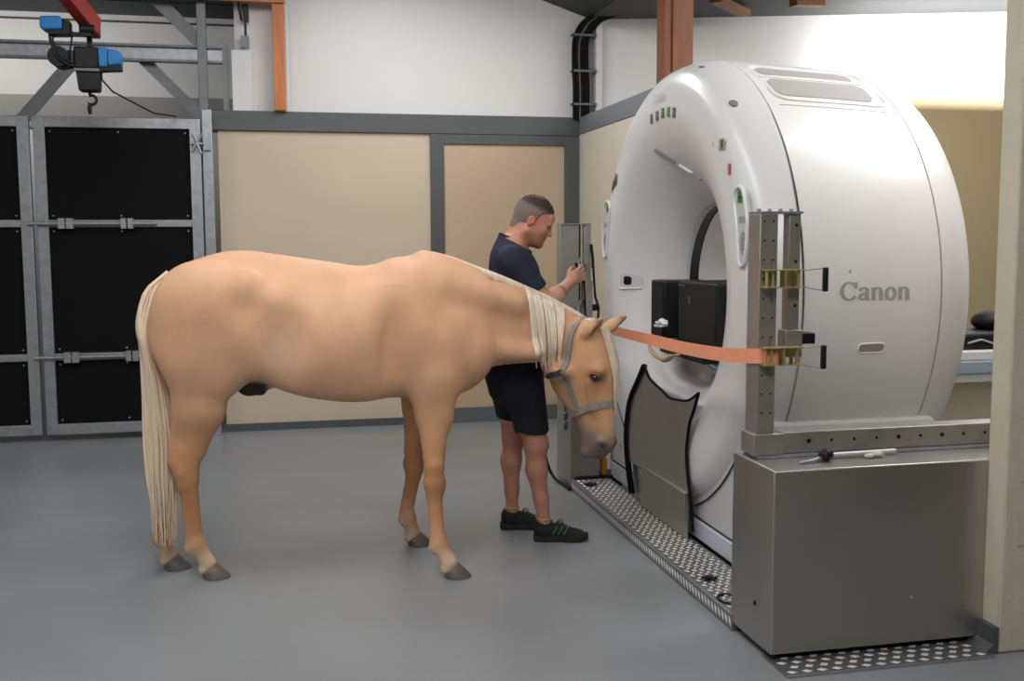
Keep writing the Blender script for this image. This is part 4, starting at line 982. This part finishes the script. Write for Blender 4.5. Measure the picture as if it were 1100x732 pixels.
# crest fringe lying over the far side, from the withers
crest = [(.60,1.508),(.66,1.519),(.71,1.516),(.80,1.486),(.90,1.444),(1.0,1.404),(1.10,1.364),(1.20,1.322),(1.28,1.288),(1.36,1.246),(1.43,1.208),(1.49,1.170)]
cc = catmull(crest, 8)
mane.tube([(q[0], Y0+.008+.025*sstep(1.0,1.3,q[0]), q[1]+.002) for q in cc], [float(r) for r in np.interp(cc[:,0],[.60,.68,.8,1.0,1.5],[.001,.006,.013,.018,.013])], 8, flat=1.2)
def strand(x0, x1, zend, r, side=-1, yoff=0, lift=.008):
    z0 = float(np.interp(x0, cc[:,0], cc[:,1])); yc = Y0+.03*sstep(1.0,1.3,x0); pts = [(x0, yc, z0+.010)]
    n = 9
    for i in range(1, n+1):
        t = i/n; X_ = x0+(x1-x0)*t**1.3; Z_ = z0+(zend-z0)*t
        h_, nn = hit((X_, Y0+side*.6, Z_), (0,-side,0), .8)
        if h_ is not None and Z_ > .965: p = (X_, h_.y+side*(lift+yoff), Z_); last = h_.y
        else: p = (X_, pts[-1][1]-side*.002, Z_)
        pts.append(p)
    pts = [tuple(q) for q in catmull(pts, 3)]; k = len(pts)
    mane.tube(pts, [r*(.8+.35*math.sin(PI*min(i/k*1.1,1)))*(1-.8*max(0,(i/k-.75)/.25)) for i in range(k)], 6, flat=.6)
for i in range(30):
    t = i/29; x0 = 1.172+.185*t+rg.uniform(-.004,.004)
    x1 = x0+.015-.035*t+rg.uniform(-.012,.010)+.02
    strand(x0, min(x1, 1.335), 1.0-.05*rg.rand()-.03*math.sin(PI*t)+(.10 if t>.85 else 0), rg.uniform(.0035,.0065), yoff=rg.uniform(0,.006))
for i in range(46):
    t = i/45; x0 = .70+.62*t; strand(x0, x0+.05, float(np.interp(x0, cc[:,0], cc[:,1]))-.06-.10*t-.03*rg.rand(), .007, side=1, lift=.006)
mane.build('mane', M_mane, HO, smooth=True, angle=60, fix=False)
fl = MB()
for i in range(26):
    w0 = -.035+.07*rg.rand(); end = .36+.12*rg.rand(); pts = []
    for j in range(10):
        u_ = .015+(end-.015)*j/9; w_ = w0*(1-.3*j/9)+.012*j/9+.008*math.sin(i+j*.7)
        h_, nn = hit(hp(u_, .5, w_), -FV, .9)
        pts.append((h_ if h_ is not None else hp(u_,.05,w_)) + FV*(.006+.004*rg.rand()))
    k = len(pts); fl.tube(pts, [.008*(1-.85*(q/(k-1))**2)+.0008 for q in range(k)], 6, flat=.6)
for i in range(12):     # poll tuft
    a = hp(-.02,-.10+.02*rg.rand(),-.03+.06*rg.rand()); b = hp(.03,.02,-.03+.06*rg.rand()); fl.tube([a,(a+b)/2+Vector((0,0,.02)),b], [.006,.010,.006], 6)
fl.build('forelock', M_mane, HO, smooth=True, angle=60, fix=False)
# tail: dock plus long strands
tl = MB()
L_c = [(-.540,1.435),(-.622,1.365),(-.660,1.255),(-.667,1.18),(-.655,1.10),(-.650,.92),(-.652,.66),(-.650,.47),(-.642,.34),(-.637,.19)]
R_c = [(-.500,1.450),(-.560,1.36),(-.600,1.22),(-.604,1.12),(-.585,1.05),(-.540,.93),(-.505,.72),(-.515,.52),(-.522,.34),(-.528,.15)]
Lc = catmull(L_c, 5); Rc = catmull(R_c, 5); n_ = len(Lc)
for i in range(230):
    a = rg.rand(); b = rg.uniform(-1,1); k1 = int(n_*rg.uniform(.80,1.0)) if i%3 else n_; k0 = 0 if i < 90 else rg.randint(3,18)
    pts = []
    for j in range(k0, k1, 2):
        t = j/n_; wd = .02+.055*math.sin(min(t*1.6,1)*PI/2)
        aa = a + .05*math.sin(i*1.7+j*.15); p = Lc[j]*(1-aa)+Rc[j]*aa
        pts.append((p[0], Y0-.02+.03*sstep(.2,.6,t)+b*wd*math.sqrt(max(0,1-(2*aa-1)**2))+.004*math.sin(i+j*.3), p[1]))
    k = len(pts)
    if k > 4: tl.tube(pts, [.0085*(.6+.5*math.sin(PI*min(q/k*1.3,1)))*(1-.85*max(0,(q/k-.7)/.3)) for q in range(k)], 6)
pts = []
for j in range(n_):
    if j > n_*.93: break
    p = (Lc[j]+Rc[j])/2; wd = abs(Rc[j][0]-Lc[j][0])*.36; pts.append((p[0], Y0-.02+.03*float(sstep(.2,.6,j/n_)), p[1], max(.012,wd)))
tl.tube([q[:3] for q in pts], [q[3] for q in pts], 14, flat=.8, fdir=(0,1,0))
tl.build('tail', M_tail, HO, smooth=True, angle=60, fix=False)

# ------------------------------------------------------------------ halter
HA = empty('halter', hp(.3,0,-.1), 'grey webbing halter with brass fittings on the horse head', 'halter')
M_web = mat('grey nylon webbing', rgb(146,142,138), rough=.55, var=.10, scale=60, bump=.3, bscale=260)
M_webd = mat('dark blue grey webbing', rgb(52,58,74), rough=.6, var=.1, scale=60)
M_brass = mat('brass fitting', rgb(196,164,92), rough=.3, metal=.9)
def surf_pts(pts, lift=.006):
    """project head-local points (u,v,w target directions) onto the horse from outside"""
    out = []
    for c, d in pts:
        d = Vector(d).normalized(); h_, nn = hit(Vector(c)+d*.35, -d, .5)
        out.append((h_ if h_ is not None else Vector(c)) + d*lift)
    return out
def headloop(fn, a0, a1, n): 
    """fn(a) -> (centre, direction)"""
    return surf_pts([fn(a) for a in np.linspace(a0,a1,n)])
def band(name, pts, w, m, axis):
    P = [Vector(tuple(q)) for q in catmull([tuple(p) for p in pts], 3)]
    webbing([tuple(p) for p in P], [tuple(Vector(axis(i/len(P))) if callable(axis) else axis) for i in range(len(P))], w, .005).build(name, m, HA, smooth=True, angle=40)
# noseband: closed loop around the face, tilted slightly
def nb(a): 
    v = math.cos(a); w_ = math.sin(a); return hp(.430-.035*v,-.03,0), FV*v+LV*w_+UV*(-.0)
band('noseband', headloop(nb, 0, 2*PI, 36), .034, M_web, tuple(UV))
for s in (-1, 1):
    def line(ps, n=10, lift=.006):
        res = []
        for (u1,v1),(u2,v2) in zip(ps[:-1],ps[1:]):
            for t in np.arange(n)/n: res.append((hp(u1+(u2-u1)*t, v1+(v2-v1)*t, 0), LV*s))
        res.append((hp(*ps[-1],0), LV*s)); return surf_pts(res, lift)
    band('cheek_strap', line([(.245,-.115),(.34,-.100),(.448,-.068)], 6), .029, M_web, tuple(FV))
    band('crown_strap', line([(.245,-.115),(.15,-.105),(.06,-.095),(.015,-.085)], 6)+[hp(-.022,-.075,s*.03), hp(-.030,-.07,0)], .031, M_web, tuple(FV))
    band('throat_strap', line([(.245,-.115),(.262,-.19),(.275,-.245)], 6)+surf_pts([(hp(.285,-.20,0), -FV*1.0+LV*s*.45),(hp(.29,-.20,0),-FV)]), .029, M_webd, tuple(UV))
    p = surf_pts([(hp(.245,-.115,0), LV*s)], .010)[0]
    b = MB(); b.tube([p+FV*.020*math.cos(a)+UV*.020*math.sin(a) for a in np.linspace(0,2*PI,18)], .0035, 8); b.build('ring', M_brass, HA, smooth=True)
    p = surf_pts([(hp(.458,-.066,0), LV*s)], .010)[0]
    b = MB(); b.tube([p+FV*.018*math.cos(a)+UV*.018*math.sin(a) for a in np.linspace(0,2*PI,18)], .0035, 8); b.build('ring', M_brass, HA, smooth=True)
b = MB(); p = surf_pts([(hp(.20,-.118,0), -LV)], .012)[0]
b.box(p.x-.014,p.x+.014,p.y-.004,p.y+.004,p.z-.014,p.z+.014); b.build('buckle', M_brass, HA, bevel=.002) if False else None
# ------------------------------------------------------------------ man
MA = empty('person', (1.2, 5.41, 0), 'man in navy shirt and shorts reaching to the far strap post behind the horse', 'person')
az = math.radians(-13); f_ = Vector((math.cos(az), math.sin(az), 0)); l_ = Vector((-math.sin(az), math.cos(az), 0)); k_z = Vector((0,0,1))
BC = Vector((1.185, 5.40, 0))
def bp(f, l, z): return BC + f_*f + l_*l + k_z*z
H_ = .0058
mf = Field((.97,5.08,.03),(1.66,5.82,1.86),H_)
tors = [(.78,.115,-.125,.165,0),(.90,.125,-.140,.172,0),(1.02,.125,-.120,.160,0),(1.15,.128,-.108,.155,0),(1.28,.125,-.112,.168,0),(1.38,.120,-.130,.182,0),(1.46,.100,-.130,.188,0),(1.52,.065,-.120,.165,0),(1.565,.040,-.098,.105,0),(1.61,.02,-.070,.06,0)]
def torso(F_, g=0.0, z0=.78, z1=1.61, k=.03):
    st = [(z, a+g, b-g, w+g, 0) for z,a,b,w,_ in tors if z0-.01 <= z <= z1+.01]
    F_.loft(BC, k_z, f_, l_, st, k=k, p=2.3)
torso(mf)
HC = Vector((1.275, 5.375, 1.683)); pt = math.radians(28)
fh = f_*math.cos(pt) - k_z*math.sin(pt); uh = f_*math.sin(pt) + k_z*math.cos(pt)
def hh(f, l, u): return HC + fh*f + l_*l + uh*u
RH = np.array([fh, l_, uh]).T
mf.cone(bp(-.030,0,1.50), hh(-.022,0,-.050), .064, .056, .03)
mf.cone(bp(-.040,0,1.55), hh(-.058,0,-.02), .042, .042, .02)
mf.ell(hh(-.012,0,.030),(.100,.078,.092),.02,R=RH)
mf.ell(hh(.035,0,-.030),(.062,.060,.085),.03,R=RH)
mf.cone(hh(.055,0,-.085), hh(.082,0,-.098), .040, .022, .025)            # jaw to chin
for s in (-1,1):
    mf.cone(hh(-.005,s*.052,-.060), hh(.065,s*.020,-.095), .020, .018, .03)
    mf.ell(hh(.062,s*.040,-.022),(.026,.022,.022),.02,R=RH)                # cheekbone
    mf.ell(hh(.083,s*.030,.018),(.014,.024,.009),.012,R=RH)                # brow
    mf.ell(hh(.088,s*.032,.002),(.014,.014,.010),.010,R=RH,mode='s')       # socket
    mf.ell(hh(-.014,s*.078,-.010),(.019,.009,.031),.005,R=RH)              # ear
    mf.ell(hh(-.010,s*.088,-.004),(.011,.007,.019),.003,R=RH,mode='s')
    mf.ell(hh(.002,s*.082,-.010),(.006,.006,.010),.004,R=RH)
mf.ell(hh(.070,0,.045),(.026,.050,.030),.02,R=RH)
mf.cone(hh(.086,0,.010), hh(.108,0,-.024), .008, .0115, .010)
mf.ell(hh(.111,0,-.028),(.011,.012,.010),.008,R=RH)
for s in (-1,1): mf.ell(hh(.103,s*.011,-.034),(.010,.007,.008),.006,R=RH)
mf.ell(hh(.094,0,-.055),(.010,.022,.007),.008,R=RH); mf.ell(hh(.091,0,-.069),(.011,.019,.007),.006,R=RH)
mf.ell(hh(.100,0,-.062),(.010,.024,.0025),.004,R=RH,mode='s')
# near arm
SH = bp(-.01,-.178,1.482); EL = Vector((1.300,5.185,1.258)); WR = Vector((1.450,5.335,1.352)); KN = Vector((1.528,5.388,1.398))
mf.cone(SH, EL, .052, .043, .04); mf.ell(SH,(.058,.058,.058),.04)
mf.cone(EL, EL.lerp(WR,.35), .044, .046, .03); mf.cone(EL.lerp(WR,.3), WR, .046, .027, .03,)
a_ = (KN-WR).normalized(); b_ = Vector((.25,.02,-1)); b_ = (b_-a_*b_.dot(a_)).normalized(); c_ = a_.cross(b_).normalized()
if c_.y > 0: c_ = -c_          # back of the hand, towards the camera
RHD = np.array([a_, b_, c_]).T
mf.ell(WR.lerp(KN,.55),(.052,.038,.019),.015,R=RHD); mf.cone(WR, WR.lerp(KN,.4), .026, .026, .015)
fing = [(-.033,.040,.0098),(-.011,.044,.0098),(.011,.041,.0092),(.031,.033,.0083)]
for o, L, r in fing:
    k0 = KN + b_*o + c_*.006; k1 = k0 + a_*L*.85 + c_*(-.004); k2 = k1 + a_*.006 - c_*.028; k3 = k2 - a_*.022 - c_*.006
    mf.cone(KN.lerp(WR,.35)+b_*o*.8, k0, .011, r+.001, .007); mf.cone(k0, k1, r+.0008, r, .003); mf.cone(k1, k2, r, r*.92, .003); mf.cone(k2, k3, r*.92, r*.8, .003)
t0 = WR.lerp(KN,.25) - b_*.022 - c_*.006; t1 = t0 + a_*.035 - b_*.022 - c_*.012; t2 = t1 + a_*.034 - b_*.002 - c_*.012; t3 = t2 + a_*.022 + b_*.006 - c_*.006
mf.cone(t0, t1, .016, .0125, .010); mf.cone(t1, t2, .0120, .0105, .003); mf.cone(t2, t3, .0105, .0085, .003)
# far arm hangs down
S2_ = bp(-.01,.178,1.482); E2 = bp(.0,.215,1.19); W2 = bp(.07,.205,.97)
mf.cone(S2_, E2, .052, .042, .04); mf.ell(S2_,(.058,.058,.058),.04); mf.cone(E2, W2, .044, .027, .03)
K2 = W2 + Vector((.03,0,-.09)); mf.cone(W2, K2, .026, .026, .02, (1.2,.7,1))
for o, L in ((-.03,.070),(-.01,.080),(.010,.074),(.029,.058)):
    k0 = K2+f_*o; k1 = k0+Vector((.012,0,-L*.55)); k2 = k1+Vector((.020,-.004,-L*.30)); mf.cone(K2+f_*o*.6+k_z*.02, k0, .012, .0098, .006); mf.cone(k0,k1,.0098,.009,.003); mf.cone(k1,k2,.009,.0075,.003)
t0 = W2+f_*.025-k_z*.03; mf.cone(t0, t0+f_*.035-k_z*.04, .013, .011, .01); mf.cone(t0+f_*.035-k_z*.04, t0+f_*.045-k_z*.07, .011, .0085, .003)
# legs
RLEG = [Vector((1.195,5.315,.90)), Vector((1.262,5.290,.52)), Vector((1.305,5.282,.105))]
LLEG = [Vector((1.160,5.485,.90)), Vector((1.196,5.530,.52)), Vector((1.188,5.545,.105))]
for lg_ in (RLEG, LLEG):
    h0, kn, an = lg_
    mf.cone(h0, kn, .090, .061, .04); mf.ell(kn+f_*.010,(.054,.054,.060),.03)
    mf.cone(kn-k_z*.01, kn.lerp(an,.35)-f_*.010, .055, .053, .03); mf.cone(kn.lerp(an,.33)-f_*.010, kn.lerp(an,.75)-f_*.004, .053, .037, .03)
    mf.cone(kn.lerp(an,.70), an, .038, .033, .02)
    for s in (-1,1): mf.ell(an+l_*s*.030+k_z*.0,(.014,.010,.014),.01)
    mf.cone(an-k_z*.0-f_*.0, an-k_z*.045-f_*.02, .034, .030, .01); mf.cone(an-k_z*.045, an-k_z*.055+f_*.14, .028, .020, .01)
V, Q = mf.mesh(1)
C0 = np.tile(srgb((208,156,132)), (len(V),1)); x, y, z = V.T
def blend2(c, m):
    global C0
    C0 = C0*(1-m[:,None]) + srgb(c)[None]*m[:,None]
hv = V-np.array(HC); hf = hv@np.array(fh); hl = hv@np.array(l_); hu = hv@np.array(uh); hd_ = (z > 1.5)
blend2((208,140,114), hd_*.8)
blend2((190,98,84), hd_*np.exp(-((hf+.01)/.02)**2-((hu+.01)/.03)**2)*(np.abs(hl)>.066)*.7)      # ear
blend2((150,104,82), hd_*sstep(-.035,-.07,hu)*sstep(-.03,.02,hf)*.55)                          # stubble
blend2((170,80,72), hd_*np.exp(-((hu+.061)/.009)**2)*(hf>.08)*(np.abs(hl)<.024)*.8)
blend2((140,84,70), hd_*np.exp(-((hu-.003)/.008)**2)*(hf>.06)*(np.abs(hl)>.012)*(np.abs(hl)<.05)*.6)
blend2((186,128,108), (z<.6)*.9); blend2((160,100,80), (z<.58)*(z>.30)*sstep(.0,-.03,y-5.41)*0.0)
q_ = V - np.array(EL.lerp(WR,.55)); d_ = np.array((WR-EL).normalized()); al = q_@d_
blend2((62,50,54), np.exp(-(al/.012)**2)*(np.linalg.norm(q_-al[:,None]*d_,axis=1)<.06)*(y<5.30)*.7)
M_skin = mat('skin', rgb(206,150,126), rough=.5, var=.05, scale=30, attr='coat', sss=.08)
npmesh('body', V, Q, M_skin, MA, C0)
# hair
hf_ = Field(tuple(HC-Vector((.15,.12,.10))), tuple(HC+Vector((.16,.12,.17))), .0045)
hf_.ell(hh(-.014,0,.032),(.1045,.0825,.0985),.01,R=RH); hf_.cone(hh(-.062,0,.0),hh(-.060,0,-.065),.048,.043,.02)
X,Y,Z = np.meshgrid(*hf_.ax, indexing='ij'); P3 = np.stack([X-HC.x,Y-HC.y,Z-HC.z],-1)
a3 = P3@np.array(fh); b3 = P3@np.array(l_); c3 = P3@np.array(uh)
line = np.interp(a3,[-.12,-.05,-.030,-.012,.012,.022,.05,.09],[-.105,-.085,-.03,.022,.000,.040,.066,.072])
hf_.F = np.maximum(hf_.F, ((line - c3)*.8).astype(np.float32))
hf_.F = np.maximum(hf_.F, (a3-.072-.012*np.cos(b3*40)).astype(np.float32))
hf_.F += sstep(-.01,.05,c3)*(.0030*np.sin(a3*300+b3*90)*np.sin(b3*280+c3*60)+.0015*np.sin(a3*700)*np.sin(c3*640+b3*200)).astype(np.float32)
Vh, Qh = hf_.mesh(0); hv = Vh-np.array(HC); u2 = hv@np.array(uh); w2 = np.abs(hv@np.array(l_)); a2 = hv@np.array(fh)
ch = srgb((62,46,40))[None]*np.ones((len(Vh),1)); g = sstep(.085,.045,u2)[:,None]*.85; ch = ch*(1-g)+srgb((142,128,122))[None]*g
g = (np.exp(-((a2+.035)/.028)**2)*(w2<.04)*(u2>.08))[:,None]*.55; ch = ch*(1-g)+srgb((172,126,108))[None]*g
npmesh('hair', Vh, Qh, mat('short brown grey hair', rgb(70,52,46), rough=.75, var=.3, scale=260, attr='coat', bump=.5, bscale=500), MA, ch)
for s in (-1,1):
    b = MB(); b.tube([hh(.084,s*.014,.020), hh(.090,s*.030,.025), hh(.076,s*.048,.018)], [.003,.0045,.002], 8); b.build('eyebrow', mat('brown eyebrow', rgb(84,58,46), rough=.8), MA, smooth=True)
    b = MB(); b.sphere(hh(.076,s*.031,.001),(.0115,.0115,.0115),14,10); b.build('eye', mat('eyelid skin', rgb(176,112,92), rough=.5), MA, smooth='all')
    b = MB(); b.tube([hh(.086,s*.021,-.004), hh(.0885,s*.031,-.006), hh(.084,s*.042,-.003)], .0016, 6); b.build('lashes', mat('dark lashes', rgb(48,32,28), rough=.7), MA, smooth=True)
# polo shirt
M_navy = mat('navy shirt cloth', rgb(30,35,56), rough=.85, var=.12, scale=14, bump=.25, bscale=22)
M_short = mat('dark navy shorts cloth', rgb(15,19,32), rough=.85, var=.15, scale=10, bump=.25, bscale=18)
sf = Field((.97,5.08,.84),(1.46,5.82,1.62),.007)
torso(sf, .012, .90, 1.60)
sf.cone(bp(-.035,0,1.50), bp(-.015,0,1.62), .078, .066, .03)
for S_, E_, t in ((SH, EL, .70),(S2_, E2, .62)):
    sf.ell(S_,(.070,.070,.068),.04); sf.cone(S_, S_.lerp(E_,t), .066, .062, .03)
# drape folds
for i, (a, b, r) in enumerate([((.10,-.10,1.36),(.125,-.02,1.10),.016),((.02,-.16,1.36),(.07,-.15,1.14),.014),((-.10,-.10,1.40),(-.10,-.06,1.12),.015),((.07,-.14,1.44),(.12,-.08,1.30),.014)]): sf.cone(bp(*a), bp(*b), r, r*.8, .03)
X,Y,Z = np.meshgrid(*sf.ax, indexing='ij')
d = (EL-SH).normalized(); sl_ = (X-SH.x)*d.x+(Y-SH.y)*d.y+(Z-SH.z)*d.z
m = (sl_ > .70*(EL-SH).length) & (np.sqrt((X-SH.lerp(EL,.8).x)**2+(Y-SH.lerp(EL,.8).y)**2+(Z-SH.lerp(EL,.8).z)**2) < .11) & (Y < 5.27)
sf.F = np.where(m, np.maximum(sf.F, (sl_-.70*(EL-SH).length)), sf.F).astype(np.float32)
sf.cut((.55,0,1), 1.592+.55*1.12); sf.cut((0,0,-1), -.885)
Vs, Qs = sf.mesh(2); npmesh('shirt', Vs, Qs, M_navy, MA)
cf = Field(tuple(bp(-.20,-.18,1.48)), tuple(bp(.20,.18,1.72)), .005)
cf.cone(bp(-.038,0,1.48), bp(-.012,0,1.64), .088, .070, .01)
for s_ in (-1,1): cf.ell(bp(.055,s_*.035,1.515),(.030,.028,.022),.015)
cf.cut((.55,0,1), 1.612+.55*1.12); cf.cut((-.55,0,-1), -(1.572+.55*1.12)); cf.cone(bp(-.030,0,1.46), bp(-.016,0,1.70), .070, .0575, .004, mode='s')
Vs, Qs = cf.mesh(1); npmesh('shirt_collar', Vs, Qs, M_navy, MA)
# shorts
tf = Field((.98,5.12,.52),(1.42,5.72,1.02),.007)
torso(tf, .010, .78, 1.02)
for lg_, dz in ((RLEG,0),(LLEG,0)):
    h0, kn, an = lg_; tf.cone(h0+k_z*.02, h0.lerp(kn,.95), .108, .080, .03)
tf.cone(bp(-.06,-.07,.92), bp(-.03,-.07,.80), .095, .08, .09); tf.cone(bp(-.06,.07,.92), bp(-.03,.07,.80), .095, .08, .09)
for i, (a, b, r) in enumerate([((.06,-.16,.86),(.03,-.14,.62),.015),((-.05,-.17,.84),(.0,-.16,.60),.012),((.12,-.10,.80),(.12,-.08,.60),.013)]): tf.cone(bp(*a), bp(*b), r, r, .025)
tf.cut((0,.18,-1), -.588+.18*5.28); tf.cut((0,0,1), .985)
Vs, Qs = tf.mesh(2); npmesh('shorts', Vs, Qs, M_short, MA)
# shoes, socks
M_shoe = mat('black shoe mesh', rgb(17,18,18), rough=.75, var=.25, scale=60, bump=.3, bscale=140)
M_sole = mat('dark olive sole', rgb(30,30,26), rough=.8, var=.2, scale=40)
M_sgreen = mat('green shoe trim', rgb(58,112,62), rough=.6)
def shoe(an, heel, toe, green):
    h = Vector(heel); t = Vector(toe); d = (t-h); L = d.length; d.normalize(); s = Vector((-d.y,d.x,0))
    F2 = Field(tuple(Vector((min(h.x,t.x)-.07,min(h.y,t.y)-.08,.012))), (max(h.x,t.x)+.07,max(h.y,t.y)+.08,.16), .005)
    O_ = h
    st = [(.0,.030,.085,.022,.040,0)]
    F2.loft(O_, d, k_z, s, [(.0,.085,.02,.022,0),(.02,.094,.018,.033,0),(.06,.092,.018,.037,0),(.10,.096,.018,.038,0),(.14,.088,.018,.042,0),(.19,.068,.018,.048,0),(.24,.056,.018,.047,0),(L-.02,.046,.018,.038,0),(L-.004,.036,.02,.022,0)], k=.01, p=2.6, taper=.22)
    F2.cone((an.x-.01,an.y,.065),(an.x-.008,an.y,.085),.046,.043,.02)
    F2.cone((an.x-.004,an.y,.092),(an.x-.004,an.y,.16),.036,.040,.005,mode='s')
    V_, Q_ = F2.mesh(1); sh = npmesh('shoe', V_, Q_, M_shoe, MA)
    b = MB(); N_ = 16; o = []
    prof = [(-.012,.020),(-.004,.034),(.05,.040),(.12,.041),(.19,.052),(.24,.051),(L-.02,.040),(L+.006,.022)]
    pc = catmull(prof, 4)
    o = [(q[0],q[1]) for q in pc]+[(q[0],-q[1]) for q in pc[::-1]]
    n = len(o); vs = []
    for zz, g in ((.001,.97),(.012,1.0),(.030,1.0),(.034,.97)):
        for u, w in o: 
            lift = .010*max(0,(u-L*.72)/(L*.28)) if zz < .02 else .006*max(0,(u-L*.72)/(L*.28))
            p = h + d*(L/2+(u-L/2)*g) + s*(w*g); vs.append((p.x,p.y,zz+lift))
    b.add(vs, [tuple(range(n-1,-1,-1)), tuple(3*n+i for i in range(n))]+[(r*n+i, r*n+(i+1)%n, (r+1)*n+(i+1)%n, (r+1)*n+i) for r in range(3) for i in range(n)])
    b.build('sole', M_sole, sh, smooth=True)
    b = MB()
    for i in range(5):
        u = .115+.022*i; zz = .108-.009*i*1.15
        b.tube([h+d*(u-.008)-s*.030+k_z*(zz-.016), h+d*u+k_z*(zz-.002), h+d*(u+.008)+s*.030+k_z*(zz-.016)], .003, 6)
    for sg in (-1,1): b.tube([h+d*.115+k_z*.098, h+d*.128+s*sg*.020+k_z*.108, h+d*.145+s*sg*.030+k_z*.100, h+d*.150+s*sg*.030+k_z*.092], .0025, 6)
    b.build('laces', M_dark, sh, smooth=True)
    if green:
        b = MB()
        for i in range(3): b.tube([h+d*(.085+.030*i)-s*(.046+.002*i)+k_z*.042, h+d*(.105+.028*i)-s*(.040+.002*i)+k_z*.070, h+d*(.115+.028*i)-s*.030+k_z*.086], .0045, 6, flat=.6)
        b.build('side_stripes', M_sgreen, sh, smooth=True)
    b = MB(); b.tube([(an.x,an.y,.070),(an.x-.001,an.y,.118)], [.037,.0365], 20); b.tube([(an.x+.0375*math.cos(q),an.y+.0375*math.sin(q),.118) for q in np.linspace(0,2*PI,20)], .005, 6)
    b.build('sock', mat('tan sock', rgb(176,142,96), rough=.8), MA, smooth=True)
shoe(RLEG[2], (1.262,5.293,0), (1.528,5.236,0), True)
shoe(LLEG[2], (1.135,5.555,0), (1.405,5.510,0), False)
# what he holds
hb_ = KN + a_*.020 - c_*.014
t = empty('hand_control', tuple(hb_-b_*.05), 'small dark handle with hanging cord gripped in the man hand', 'handle')
b = MB(); b.tube([hb_-b_*.062, hb_+b_*.060], .0085, 12); b.build('grip', M_dark, t, smooth=True)
b = MB(); b.tube([tuple(q) for q in catmull([tuple(hb_+b_*.058),(hb_.x+.03,hb_.y+.01,1.27),(hb_.x+.06,hb_.y+.10,1.16),(hb_.x+.15,hb_.y+.40,1.08),(1.80,6.20,1.10),(1.83,6.372,1.20)],6)], .005, 8); b.build('cord', M_dark, t, smooth=True)
# ------------------------------------------------------------------ camera
cd = bpy.data.cameras.new('camera'); cam = bpy.data.objects.new('camera', cd); col.objects.link(cam)
F_PX, PITCH, ROLL, YAW = 1131.6, .098344, -.003964, .2119
cd.sensor_fit = 'HORIZONTAL'; cd.sensor_width = 36.0; cd.lens = 36.0*F_PX/1100
cy, sy = math.cos(YAW), math.sin(YAW); cp, sp_ = math.cos(PITCH), math.sin(PITCH); cr_, sr_ = math.cos(ROLL), math.sin(ROLL)
fw = Vector((sy*cp, cy*cp, -sp_)); rt = Vector((cy, -sy, 0)); uu = rt.cross(fw)
R0 = rt*cr_+uu*sr_; U0 = uu*cr_-rt*sr_
cam.matrix_world = Matrix(((R0.x,U0.x,-fw.x,0),(R0.y,U0.y,-fw.y,0),(R0.z,U0.z,-fw.z,1.6),(0,0,0,1)))
cd.clip_start = .05; cd.clip_end = 100
bpy.context.scene.camera = cam
# ------------------------------------------------------------------ light
def area(name, loc, target, sx, sy_, power, color=(1,1,1)):
    l = bpy.data.lights.new(name, 'AREA'); l.shape = 'RECTANGLE'; l.size = sx; l.size_y = sy_; l.energy = power; l.color = color
    o = bpy.data.objects.new(name, l); col.objects.link(o); o.location = loc
    o.rotation_euler = (Vector(target)-Vector(loc)).to_track_quat('-Z','Y').to_euler(); return o
area('hall_light', (.3, 4.2, 4.3), (.3, 4.4, 0), 2.2, 2.6, 140)
area('front_light', (.2, 2.4, 4.8), (.2, 4.2, 0), 3.0, 1.6, 150)
area('back_light', (1.0, 7.3, 3.75), (1.2, 7.6, 0), 1.6, 1.2, 45)
area('bay_light', (6.4, 8.60, 2.93), (6.4, 8.80, 3.3), 2.8, .12, 80)
area('fill_light', (0.2, -.6, 4.7), (.8, 4.0, 0.6), 3.0, 1.5, 150)  # unseen lamp added behind the camera as frontal fill
area('bay_light_side', (4.0, 4.4, 3.6), (2.8, 5.2, 1.6), 1.6, 1.2, 60)
area('bay_back_light', (5.4, 6.6, 3.6), (5.4, 8.4, 1.0), 1.4, 1.0, 55)
area('left_light', (-5.0, 4.0, 4.2), (-1, 5, 0.5), 2, 2, 60)
area('far_light', (-2.6, 9.4, 3.3), (-2.4, 10.6, 3.1), 2.5, .4, 24)
w = bpy.data.worlds.new('world'); bpy.context.scene.world = w; w.use_nodes = True
bg = w.node_tree.nodes['Background']; bg.inputs[0].default_value = (.96,.98,1,1); bg.inputs[1].default_value = .22
vs_ = bpy.context.scene.view_settings; vs_.view_transform = 'Standard'; vs_.look = 'None'; vs_.gamma = 1; vs_.use_curve_mapping = False; vs_.exposure = 0
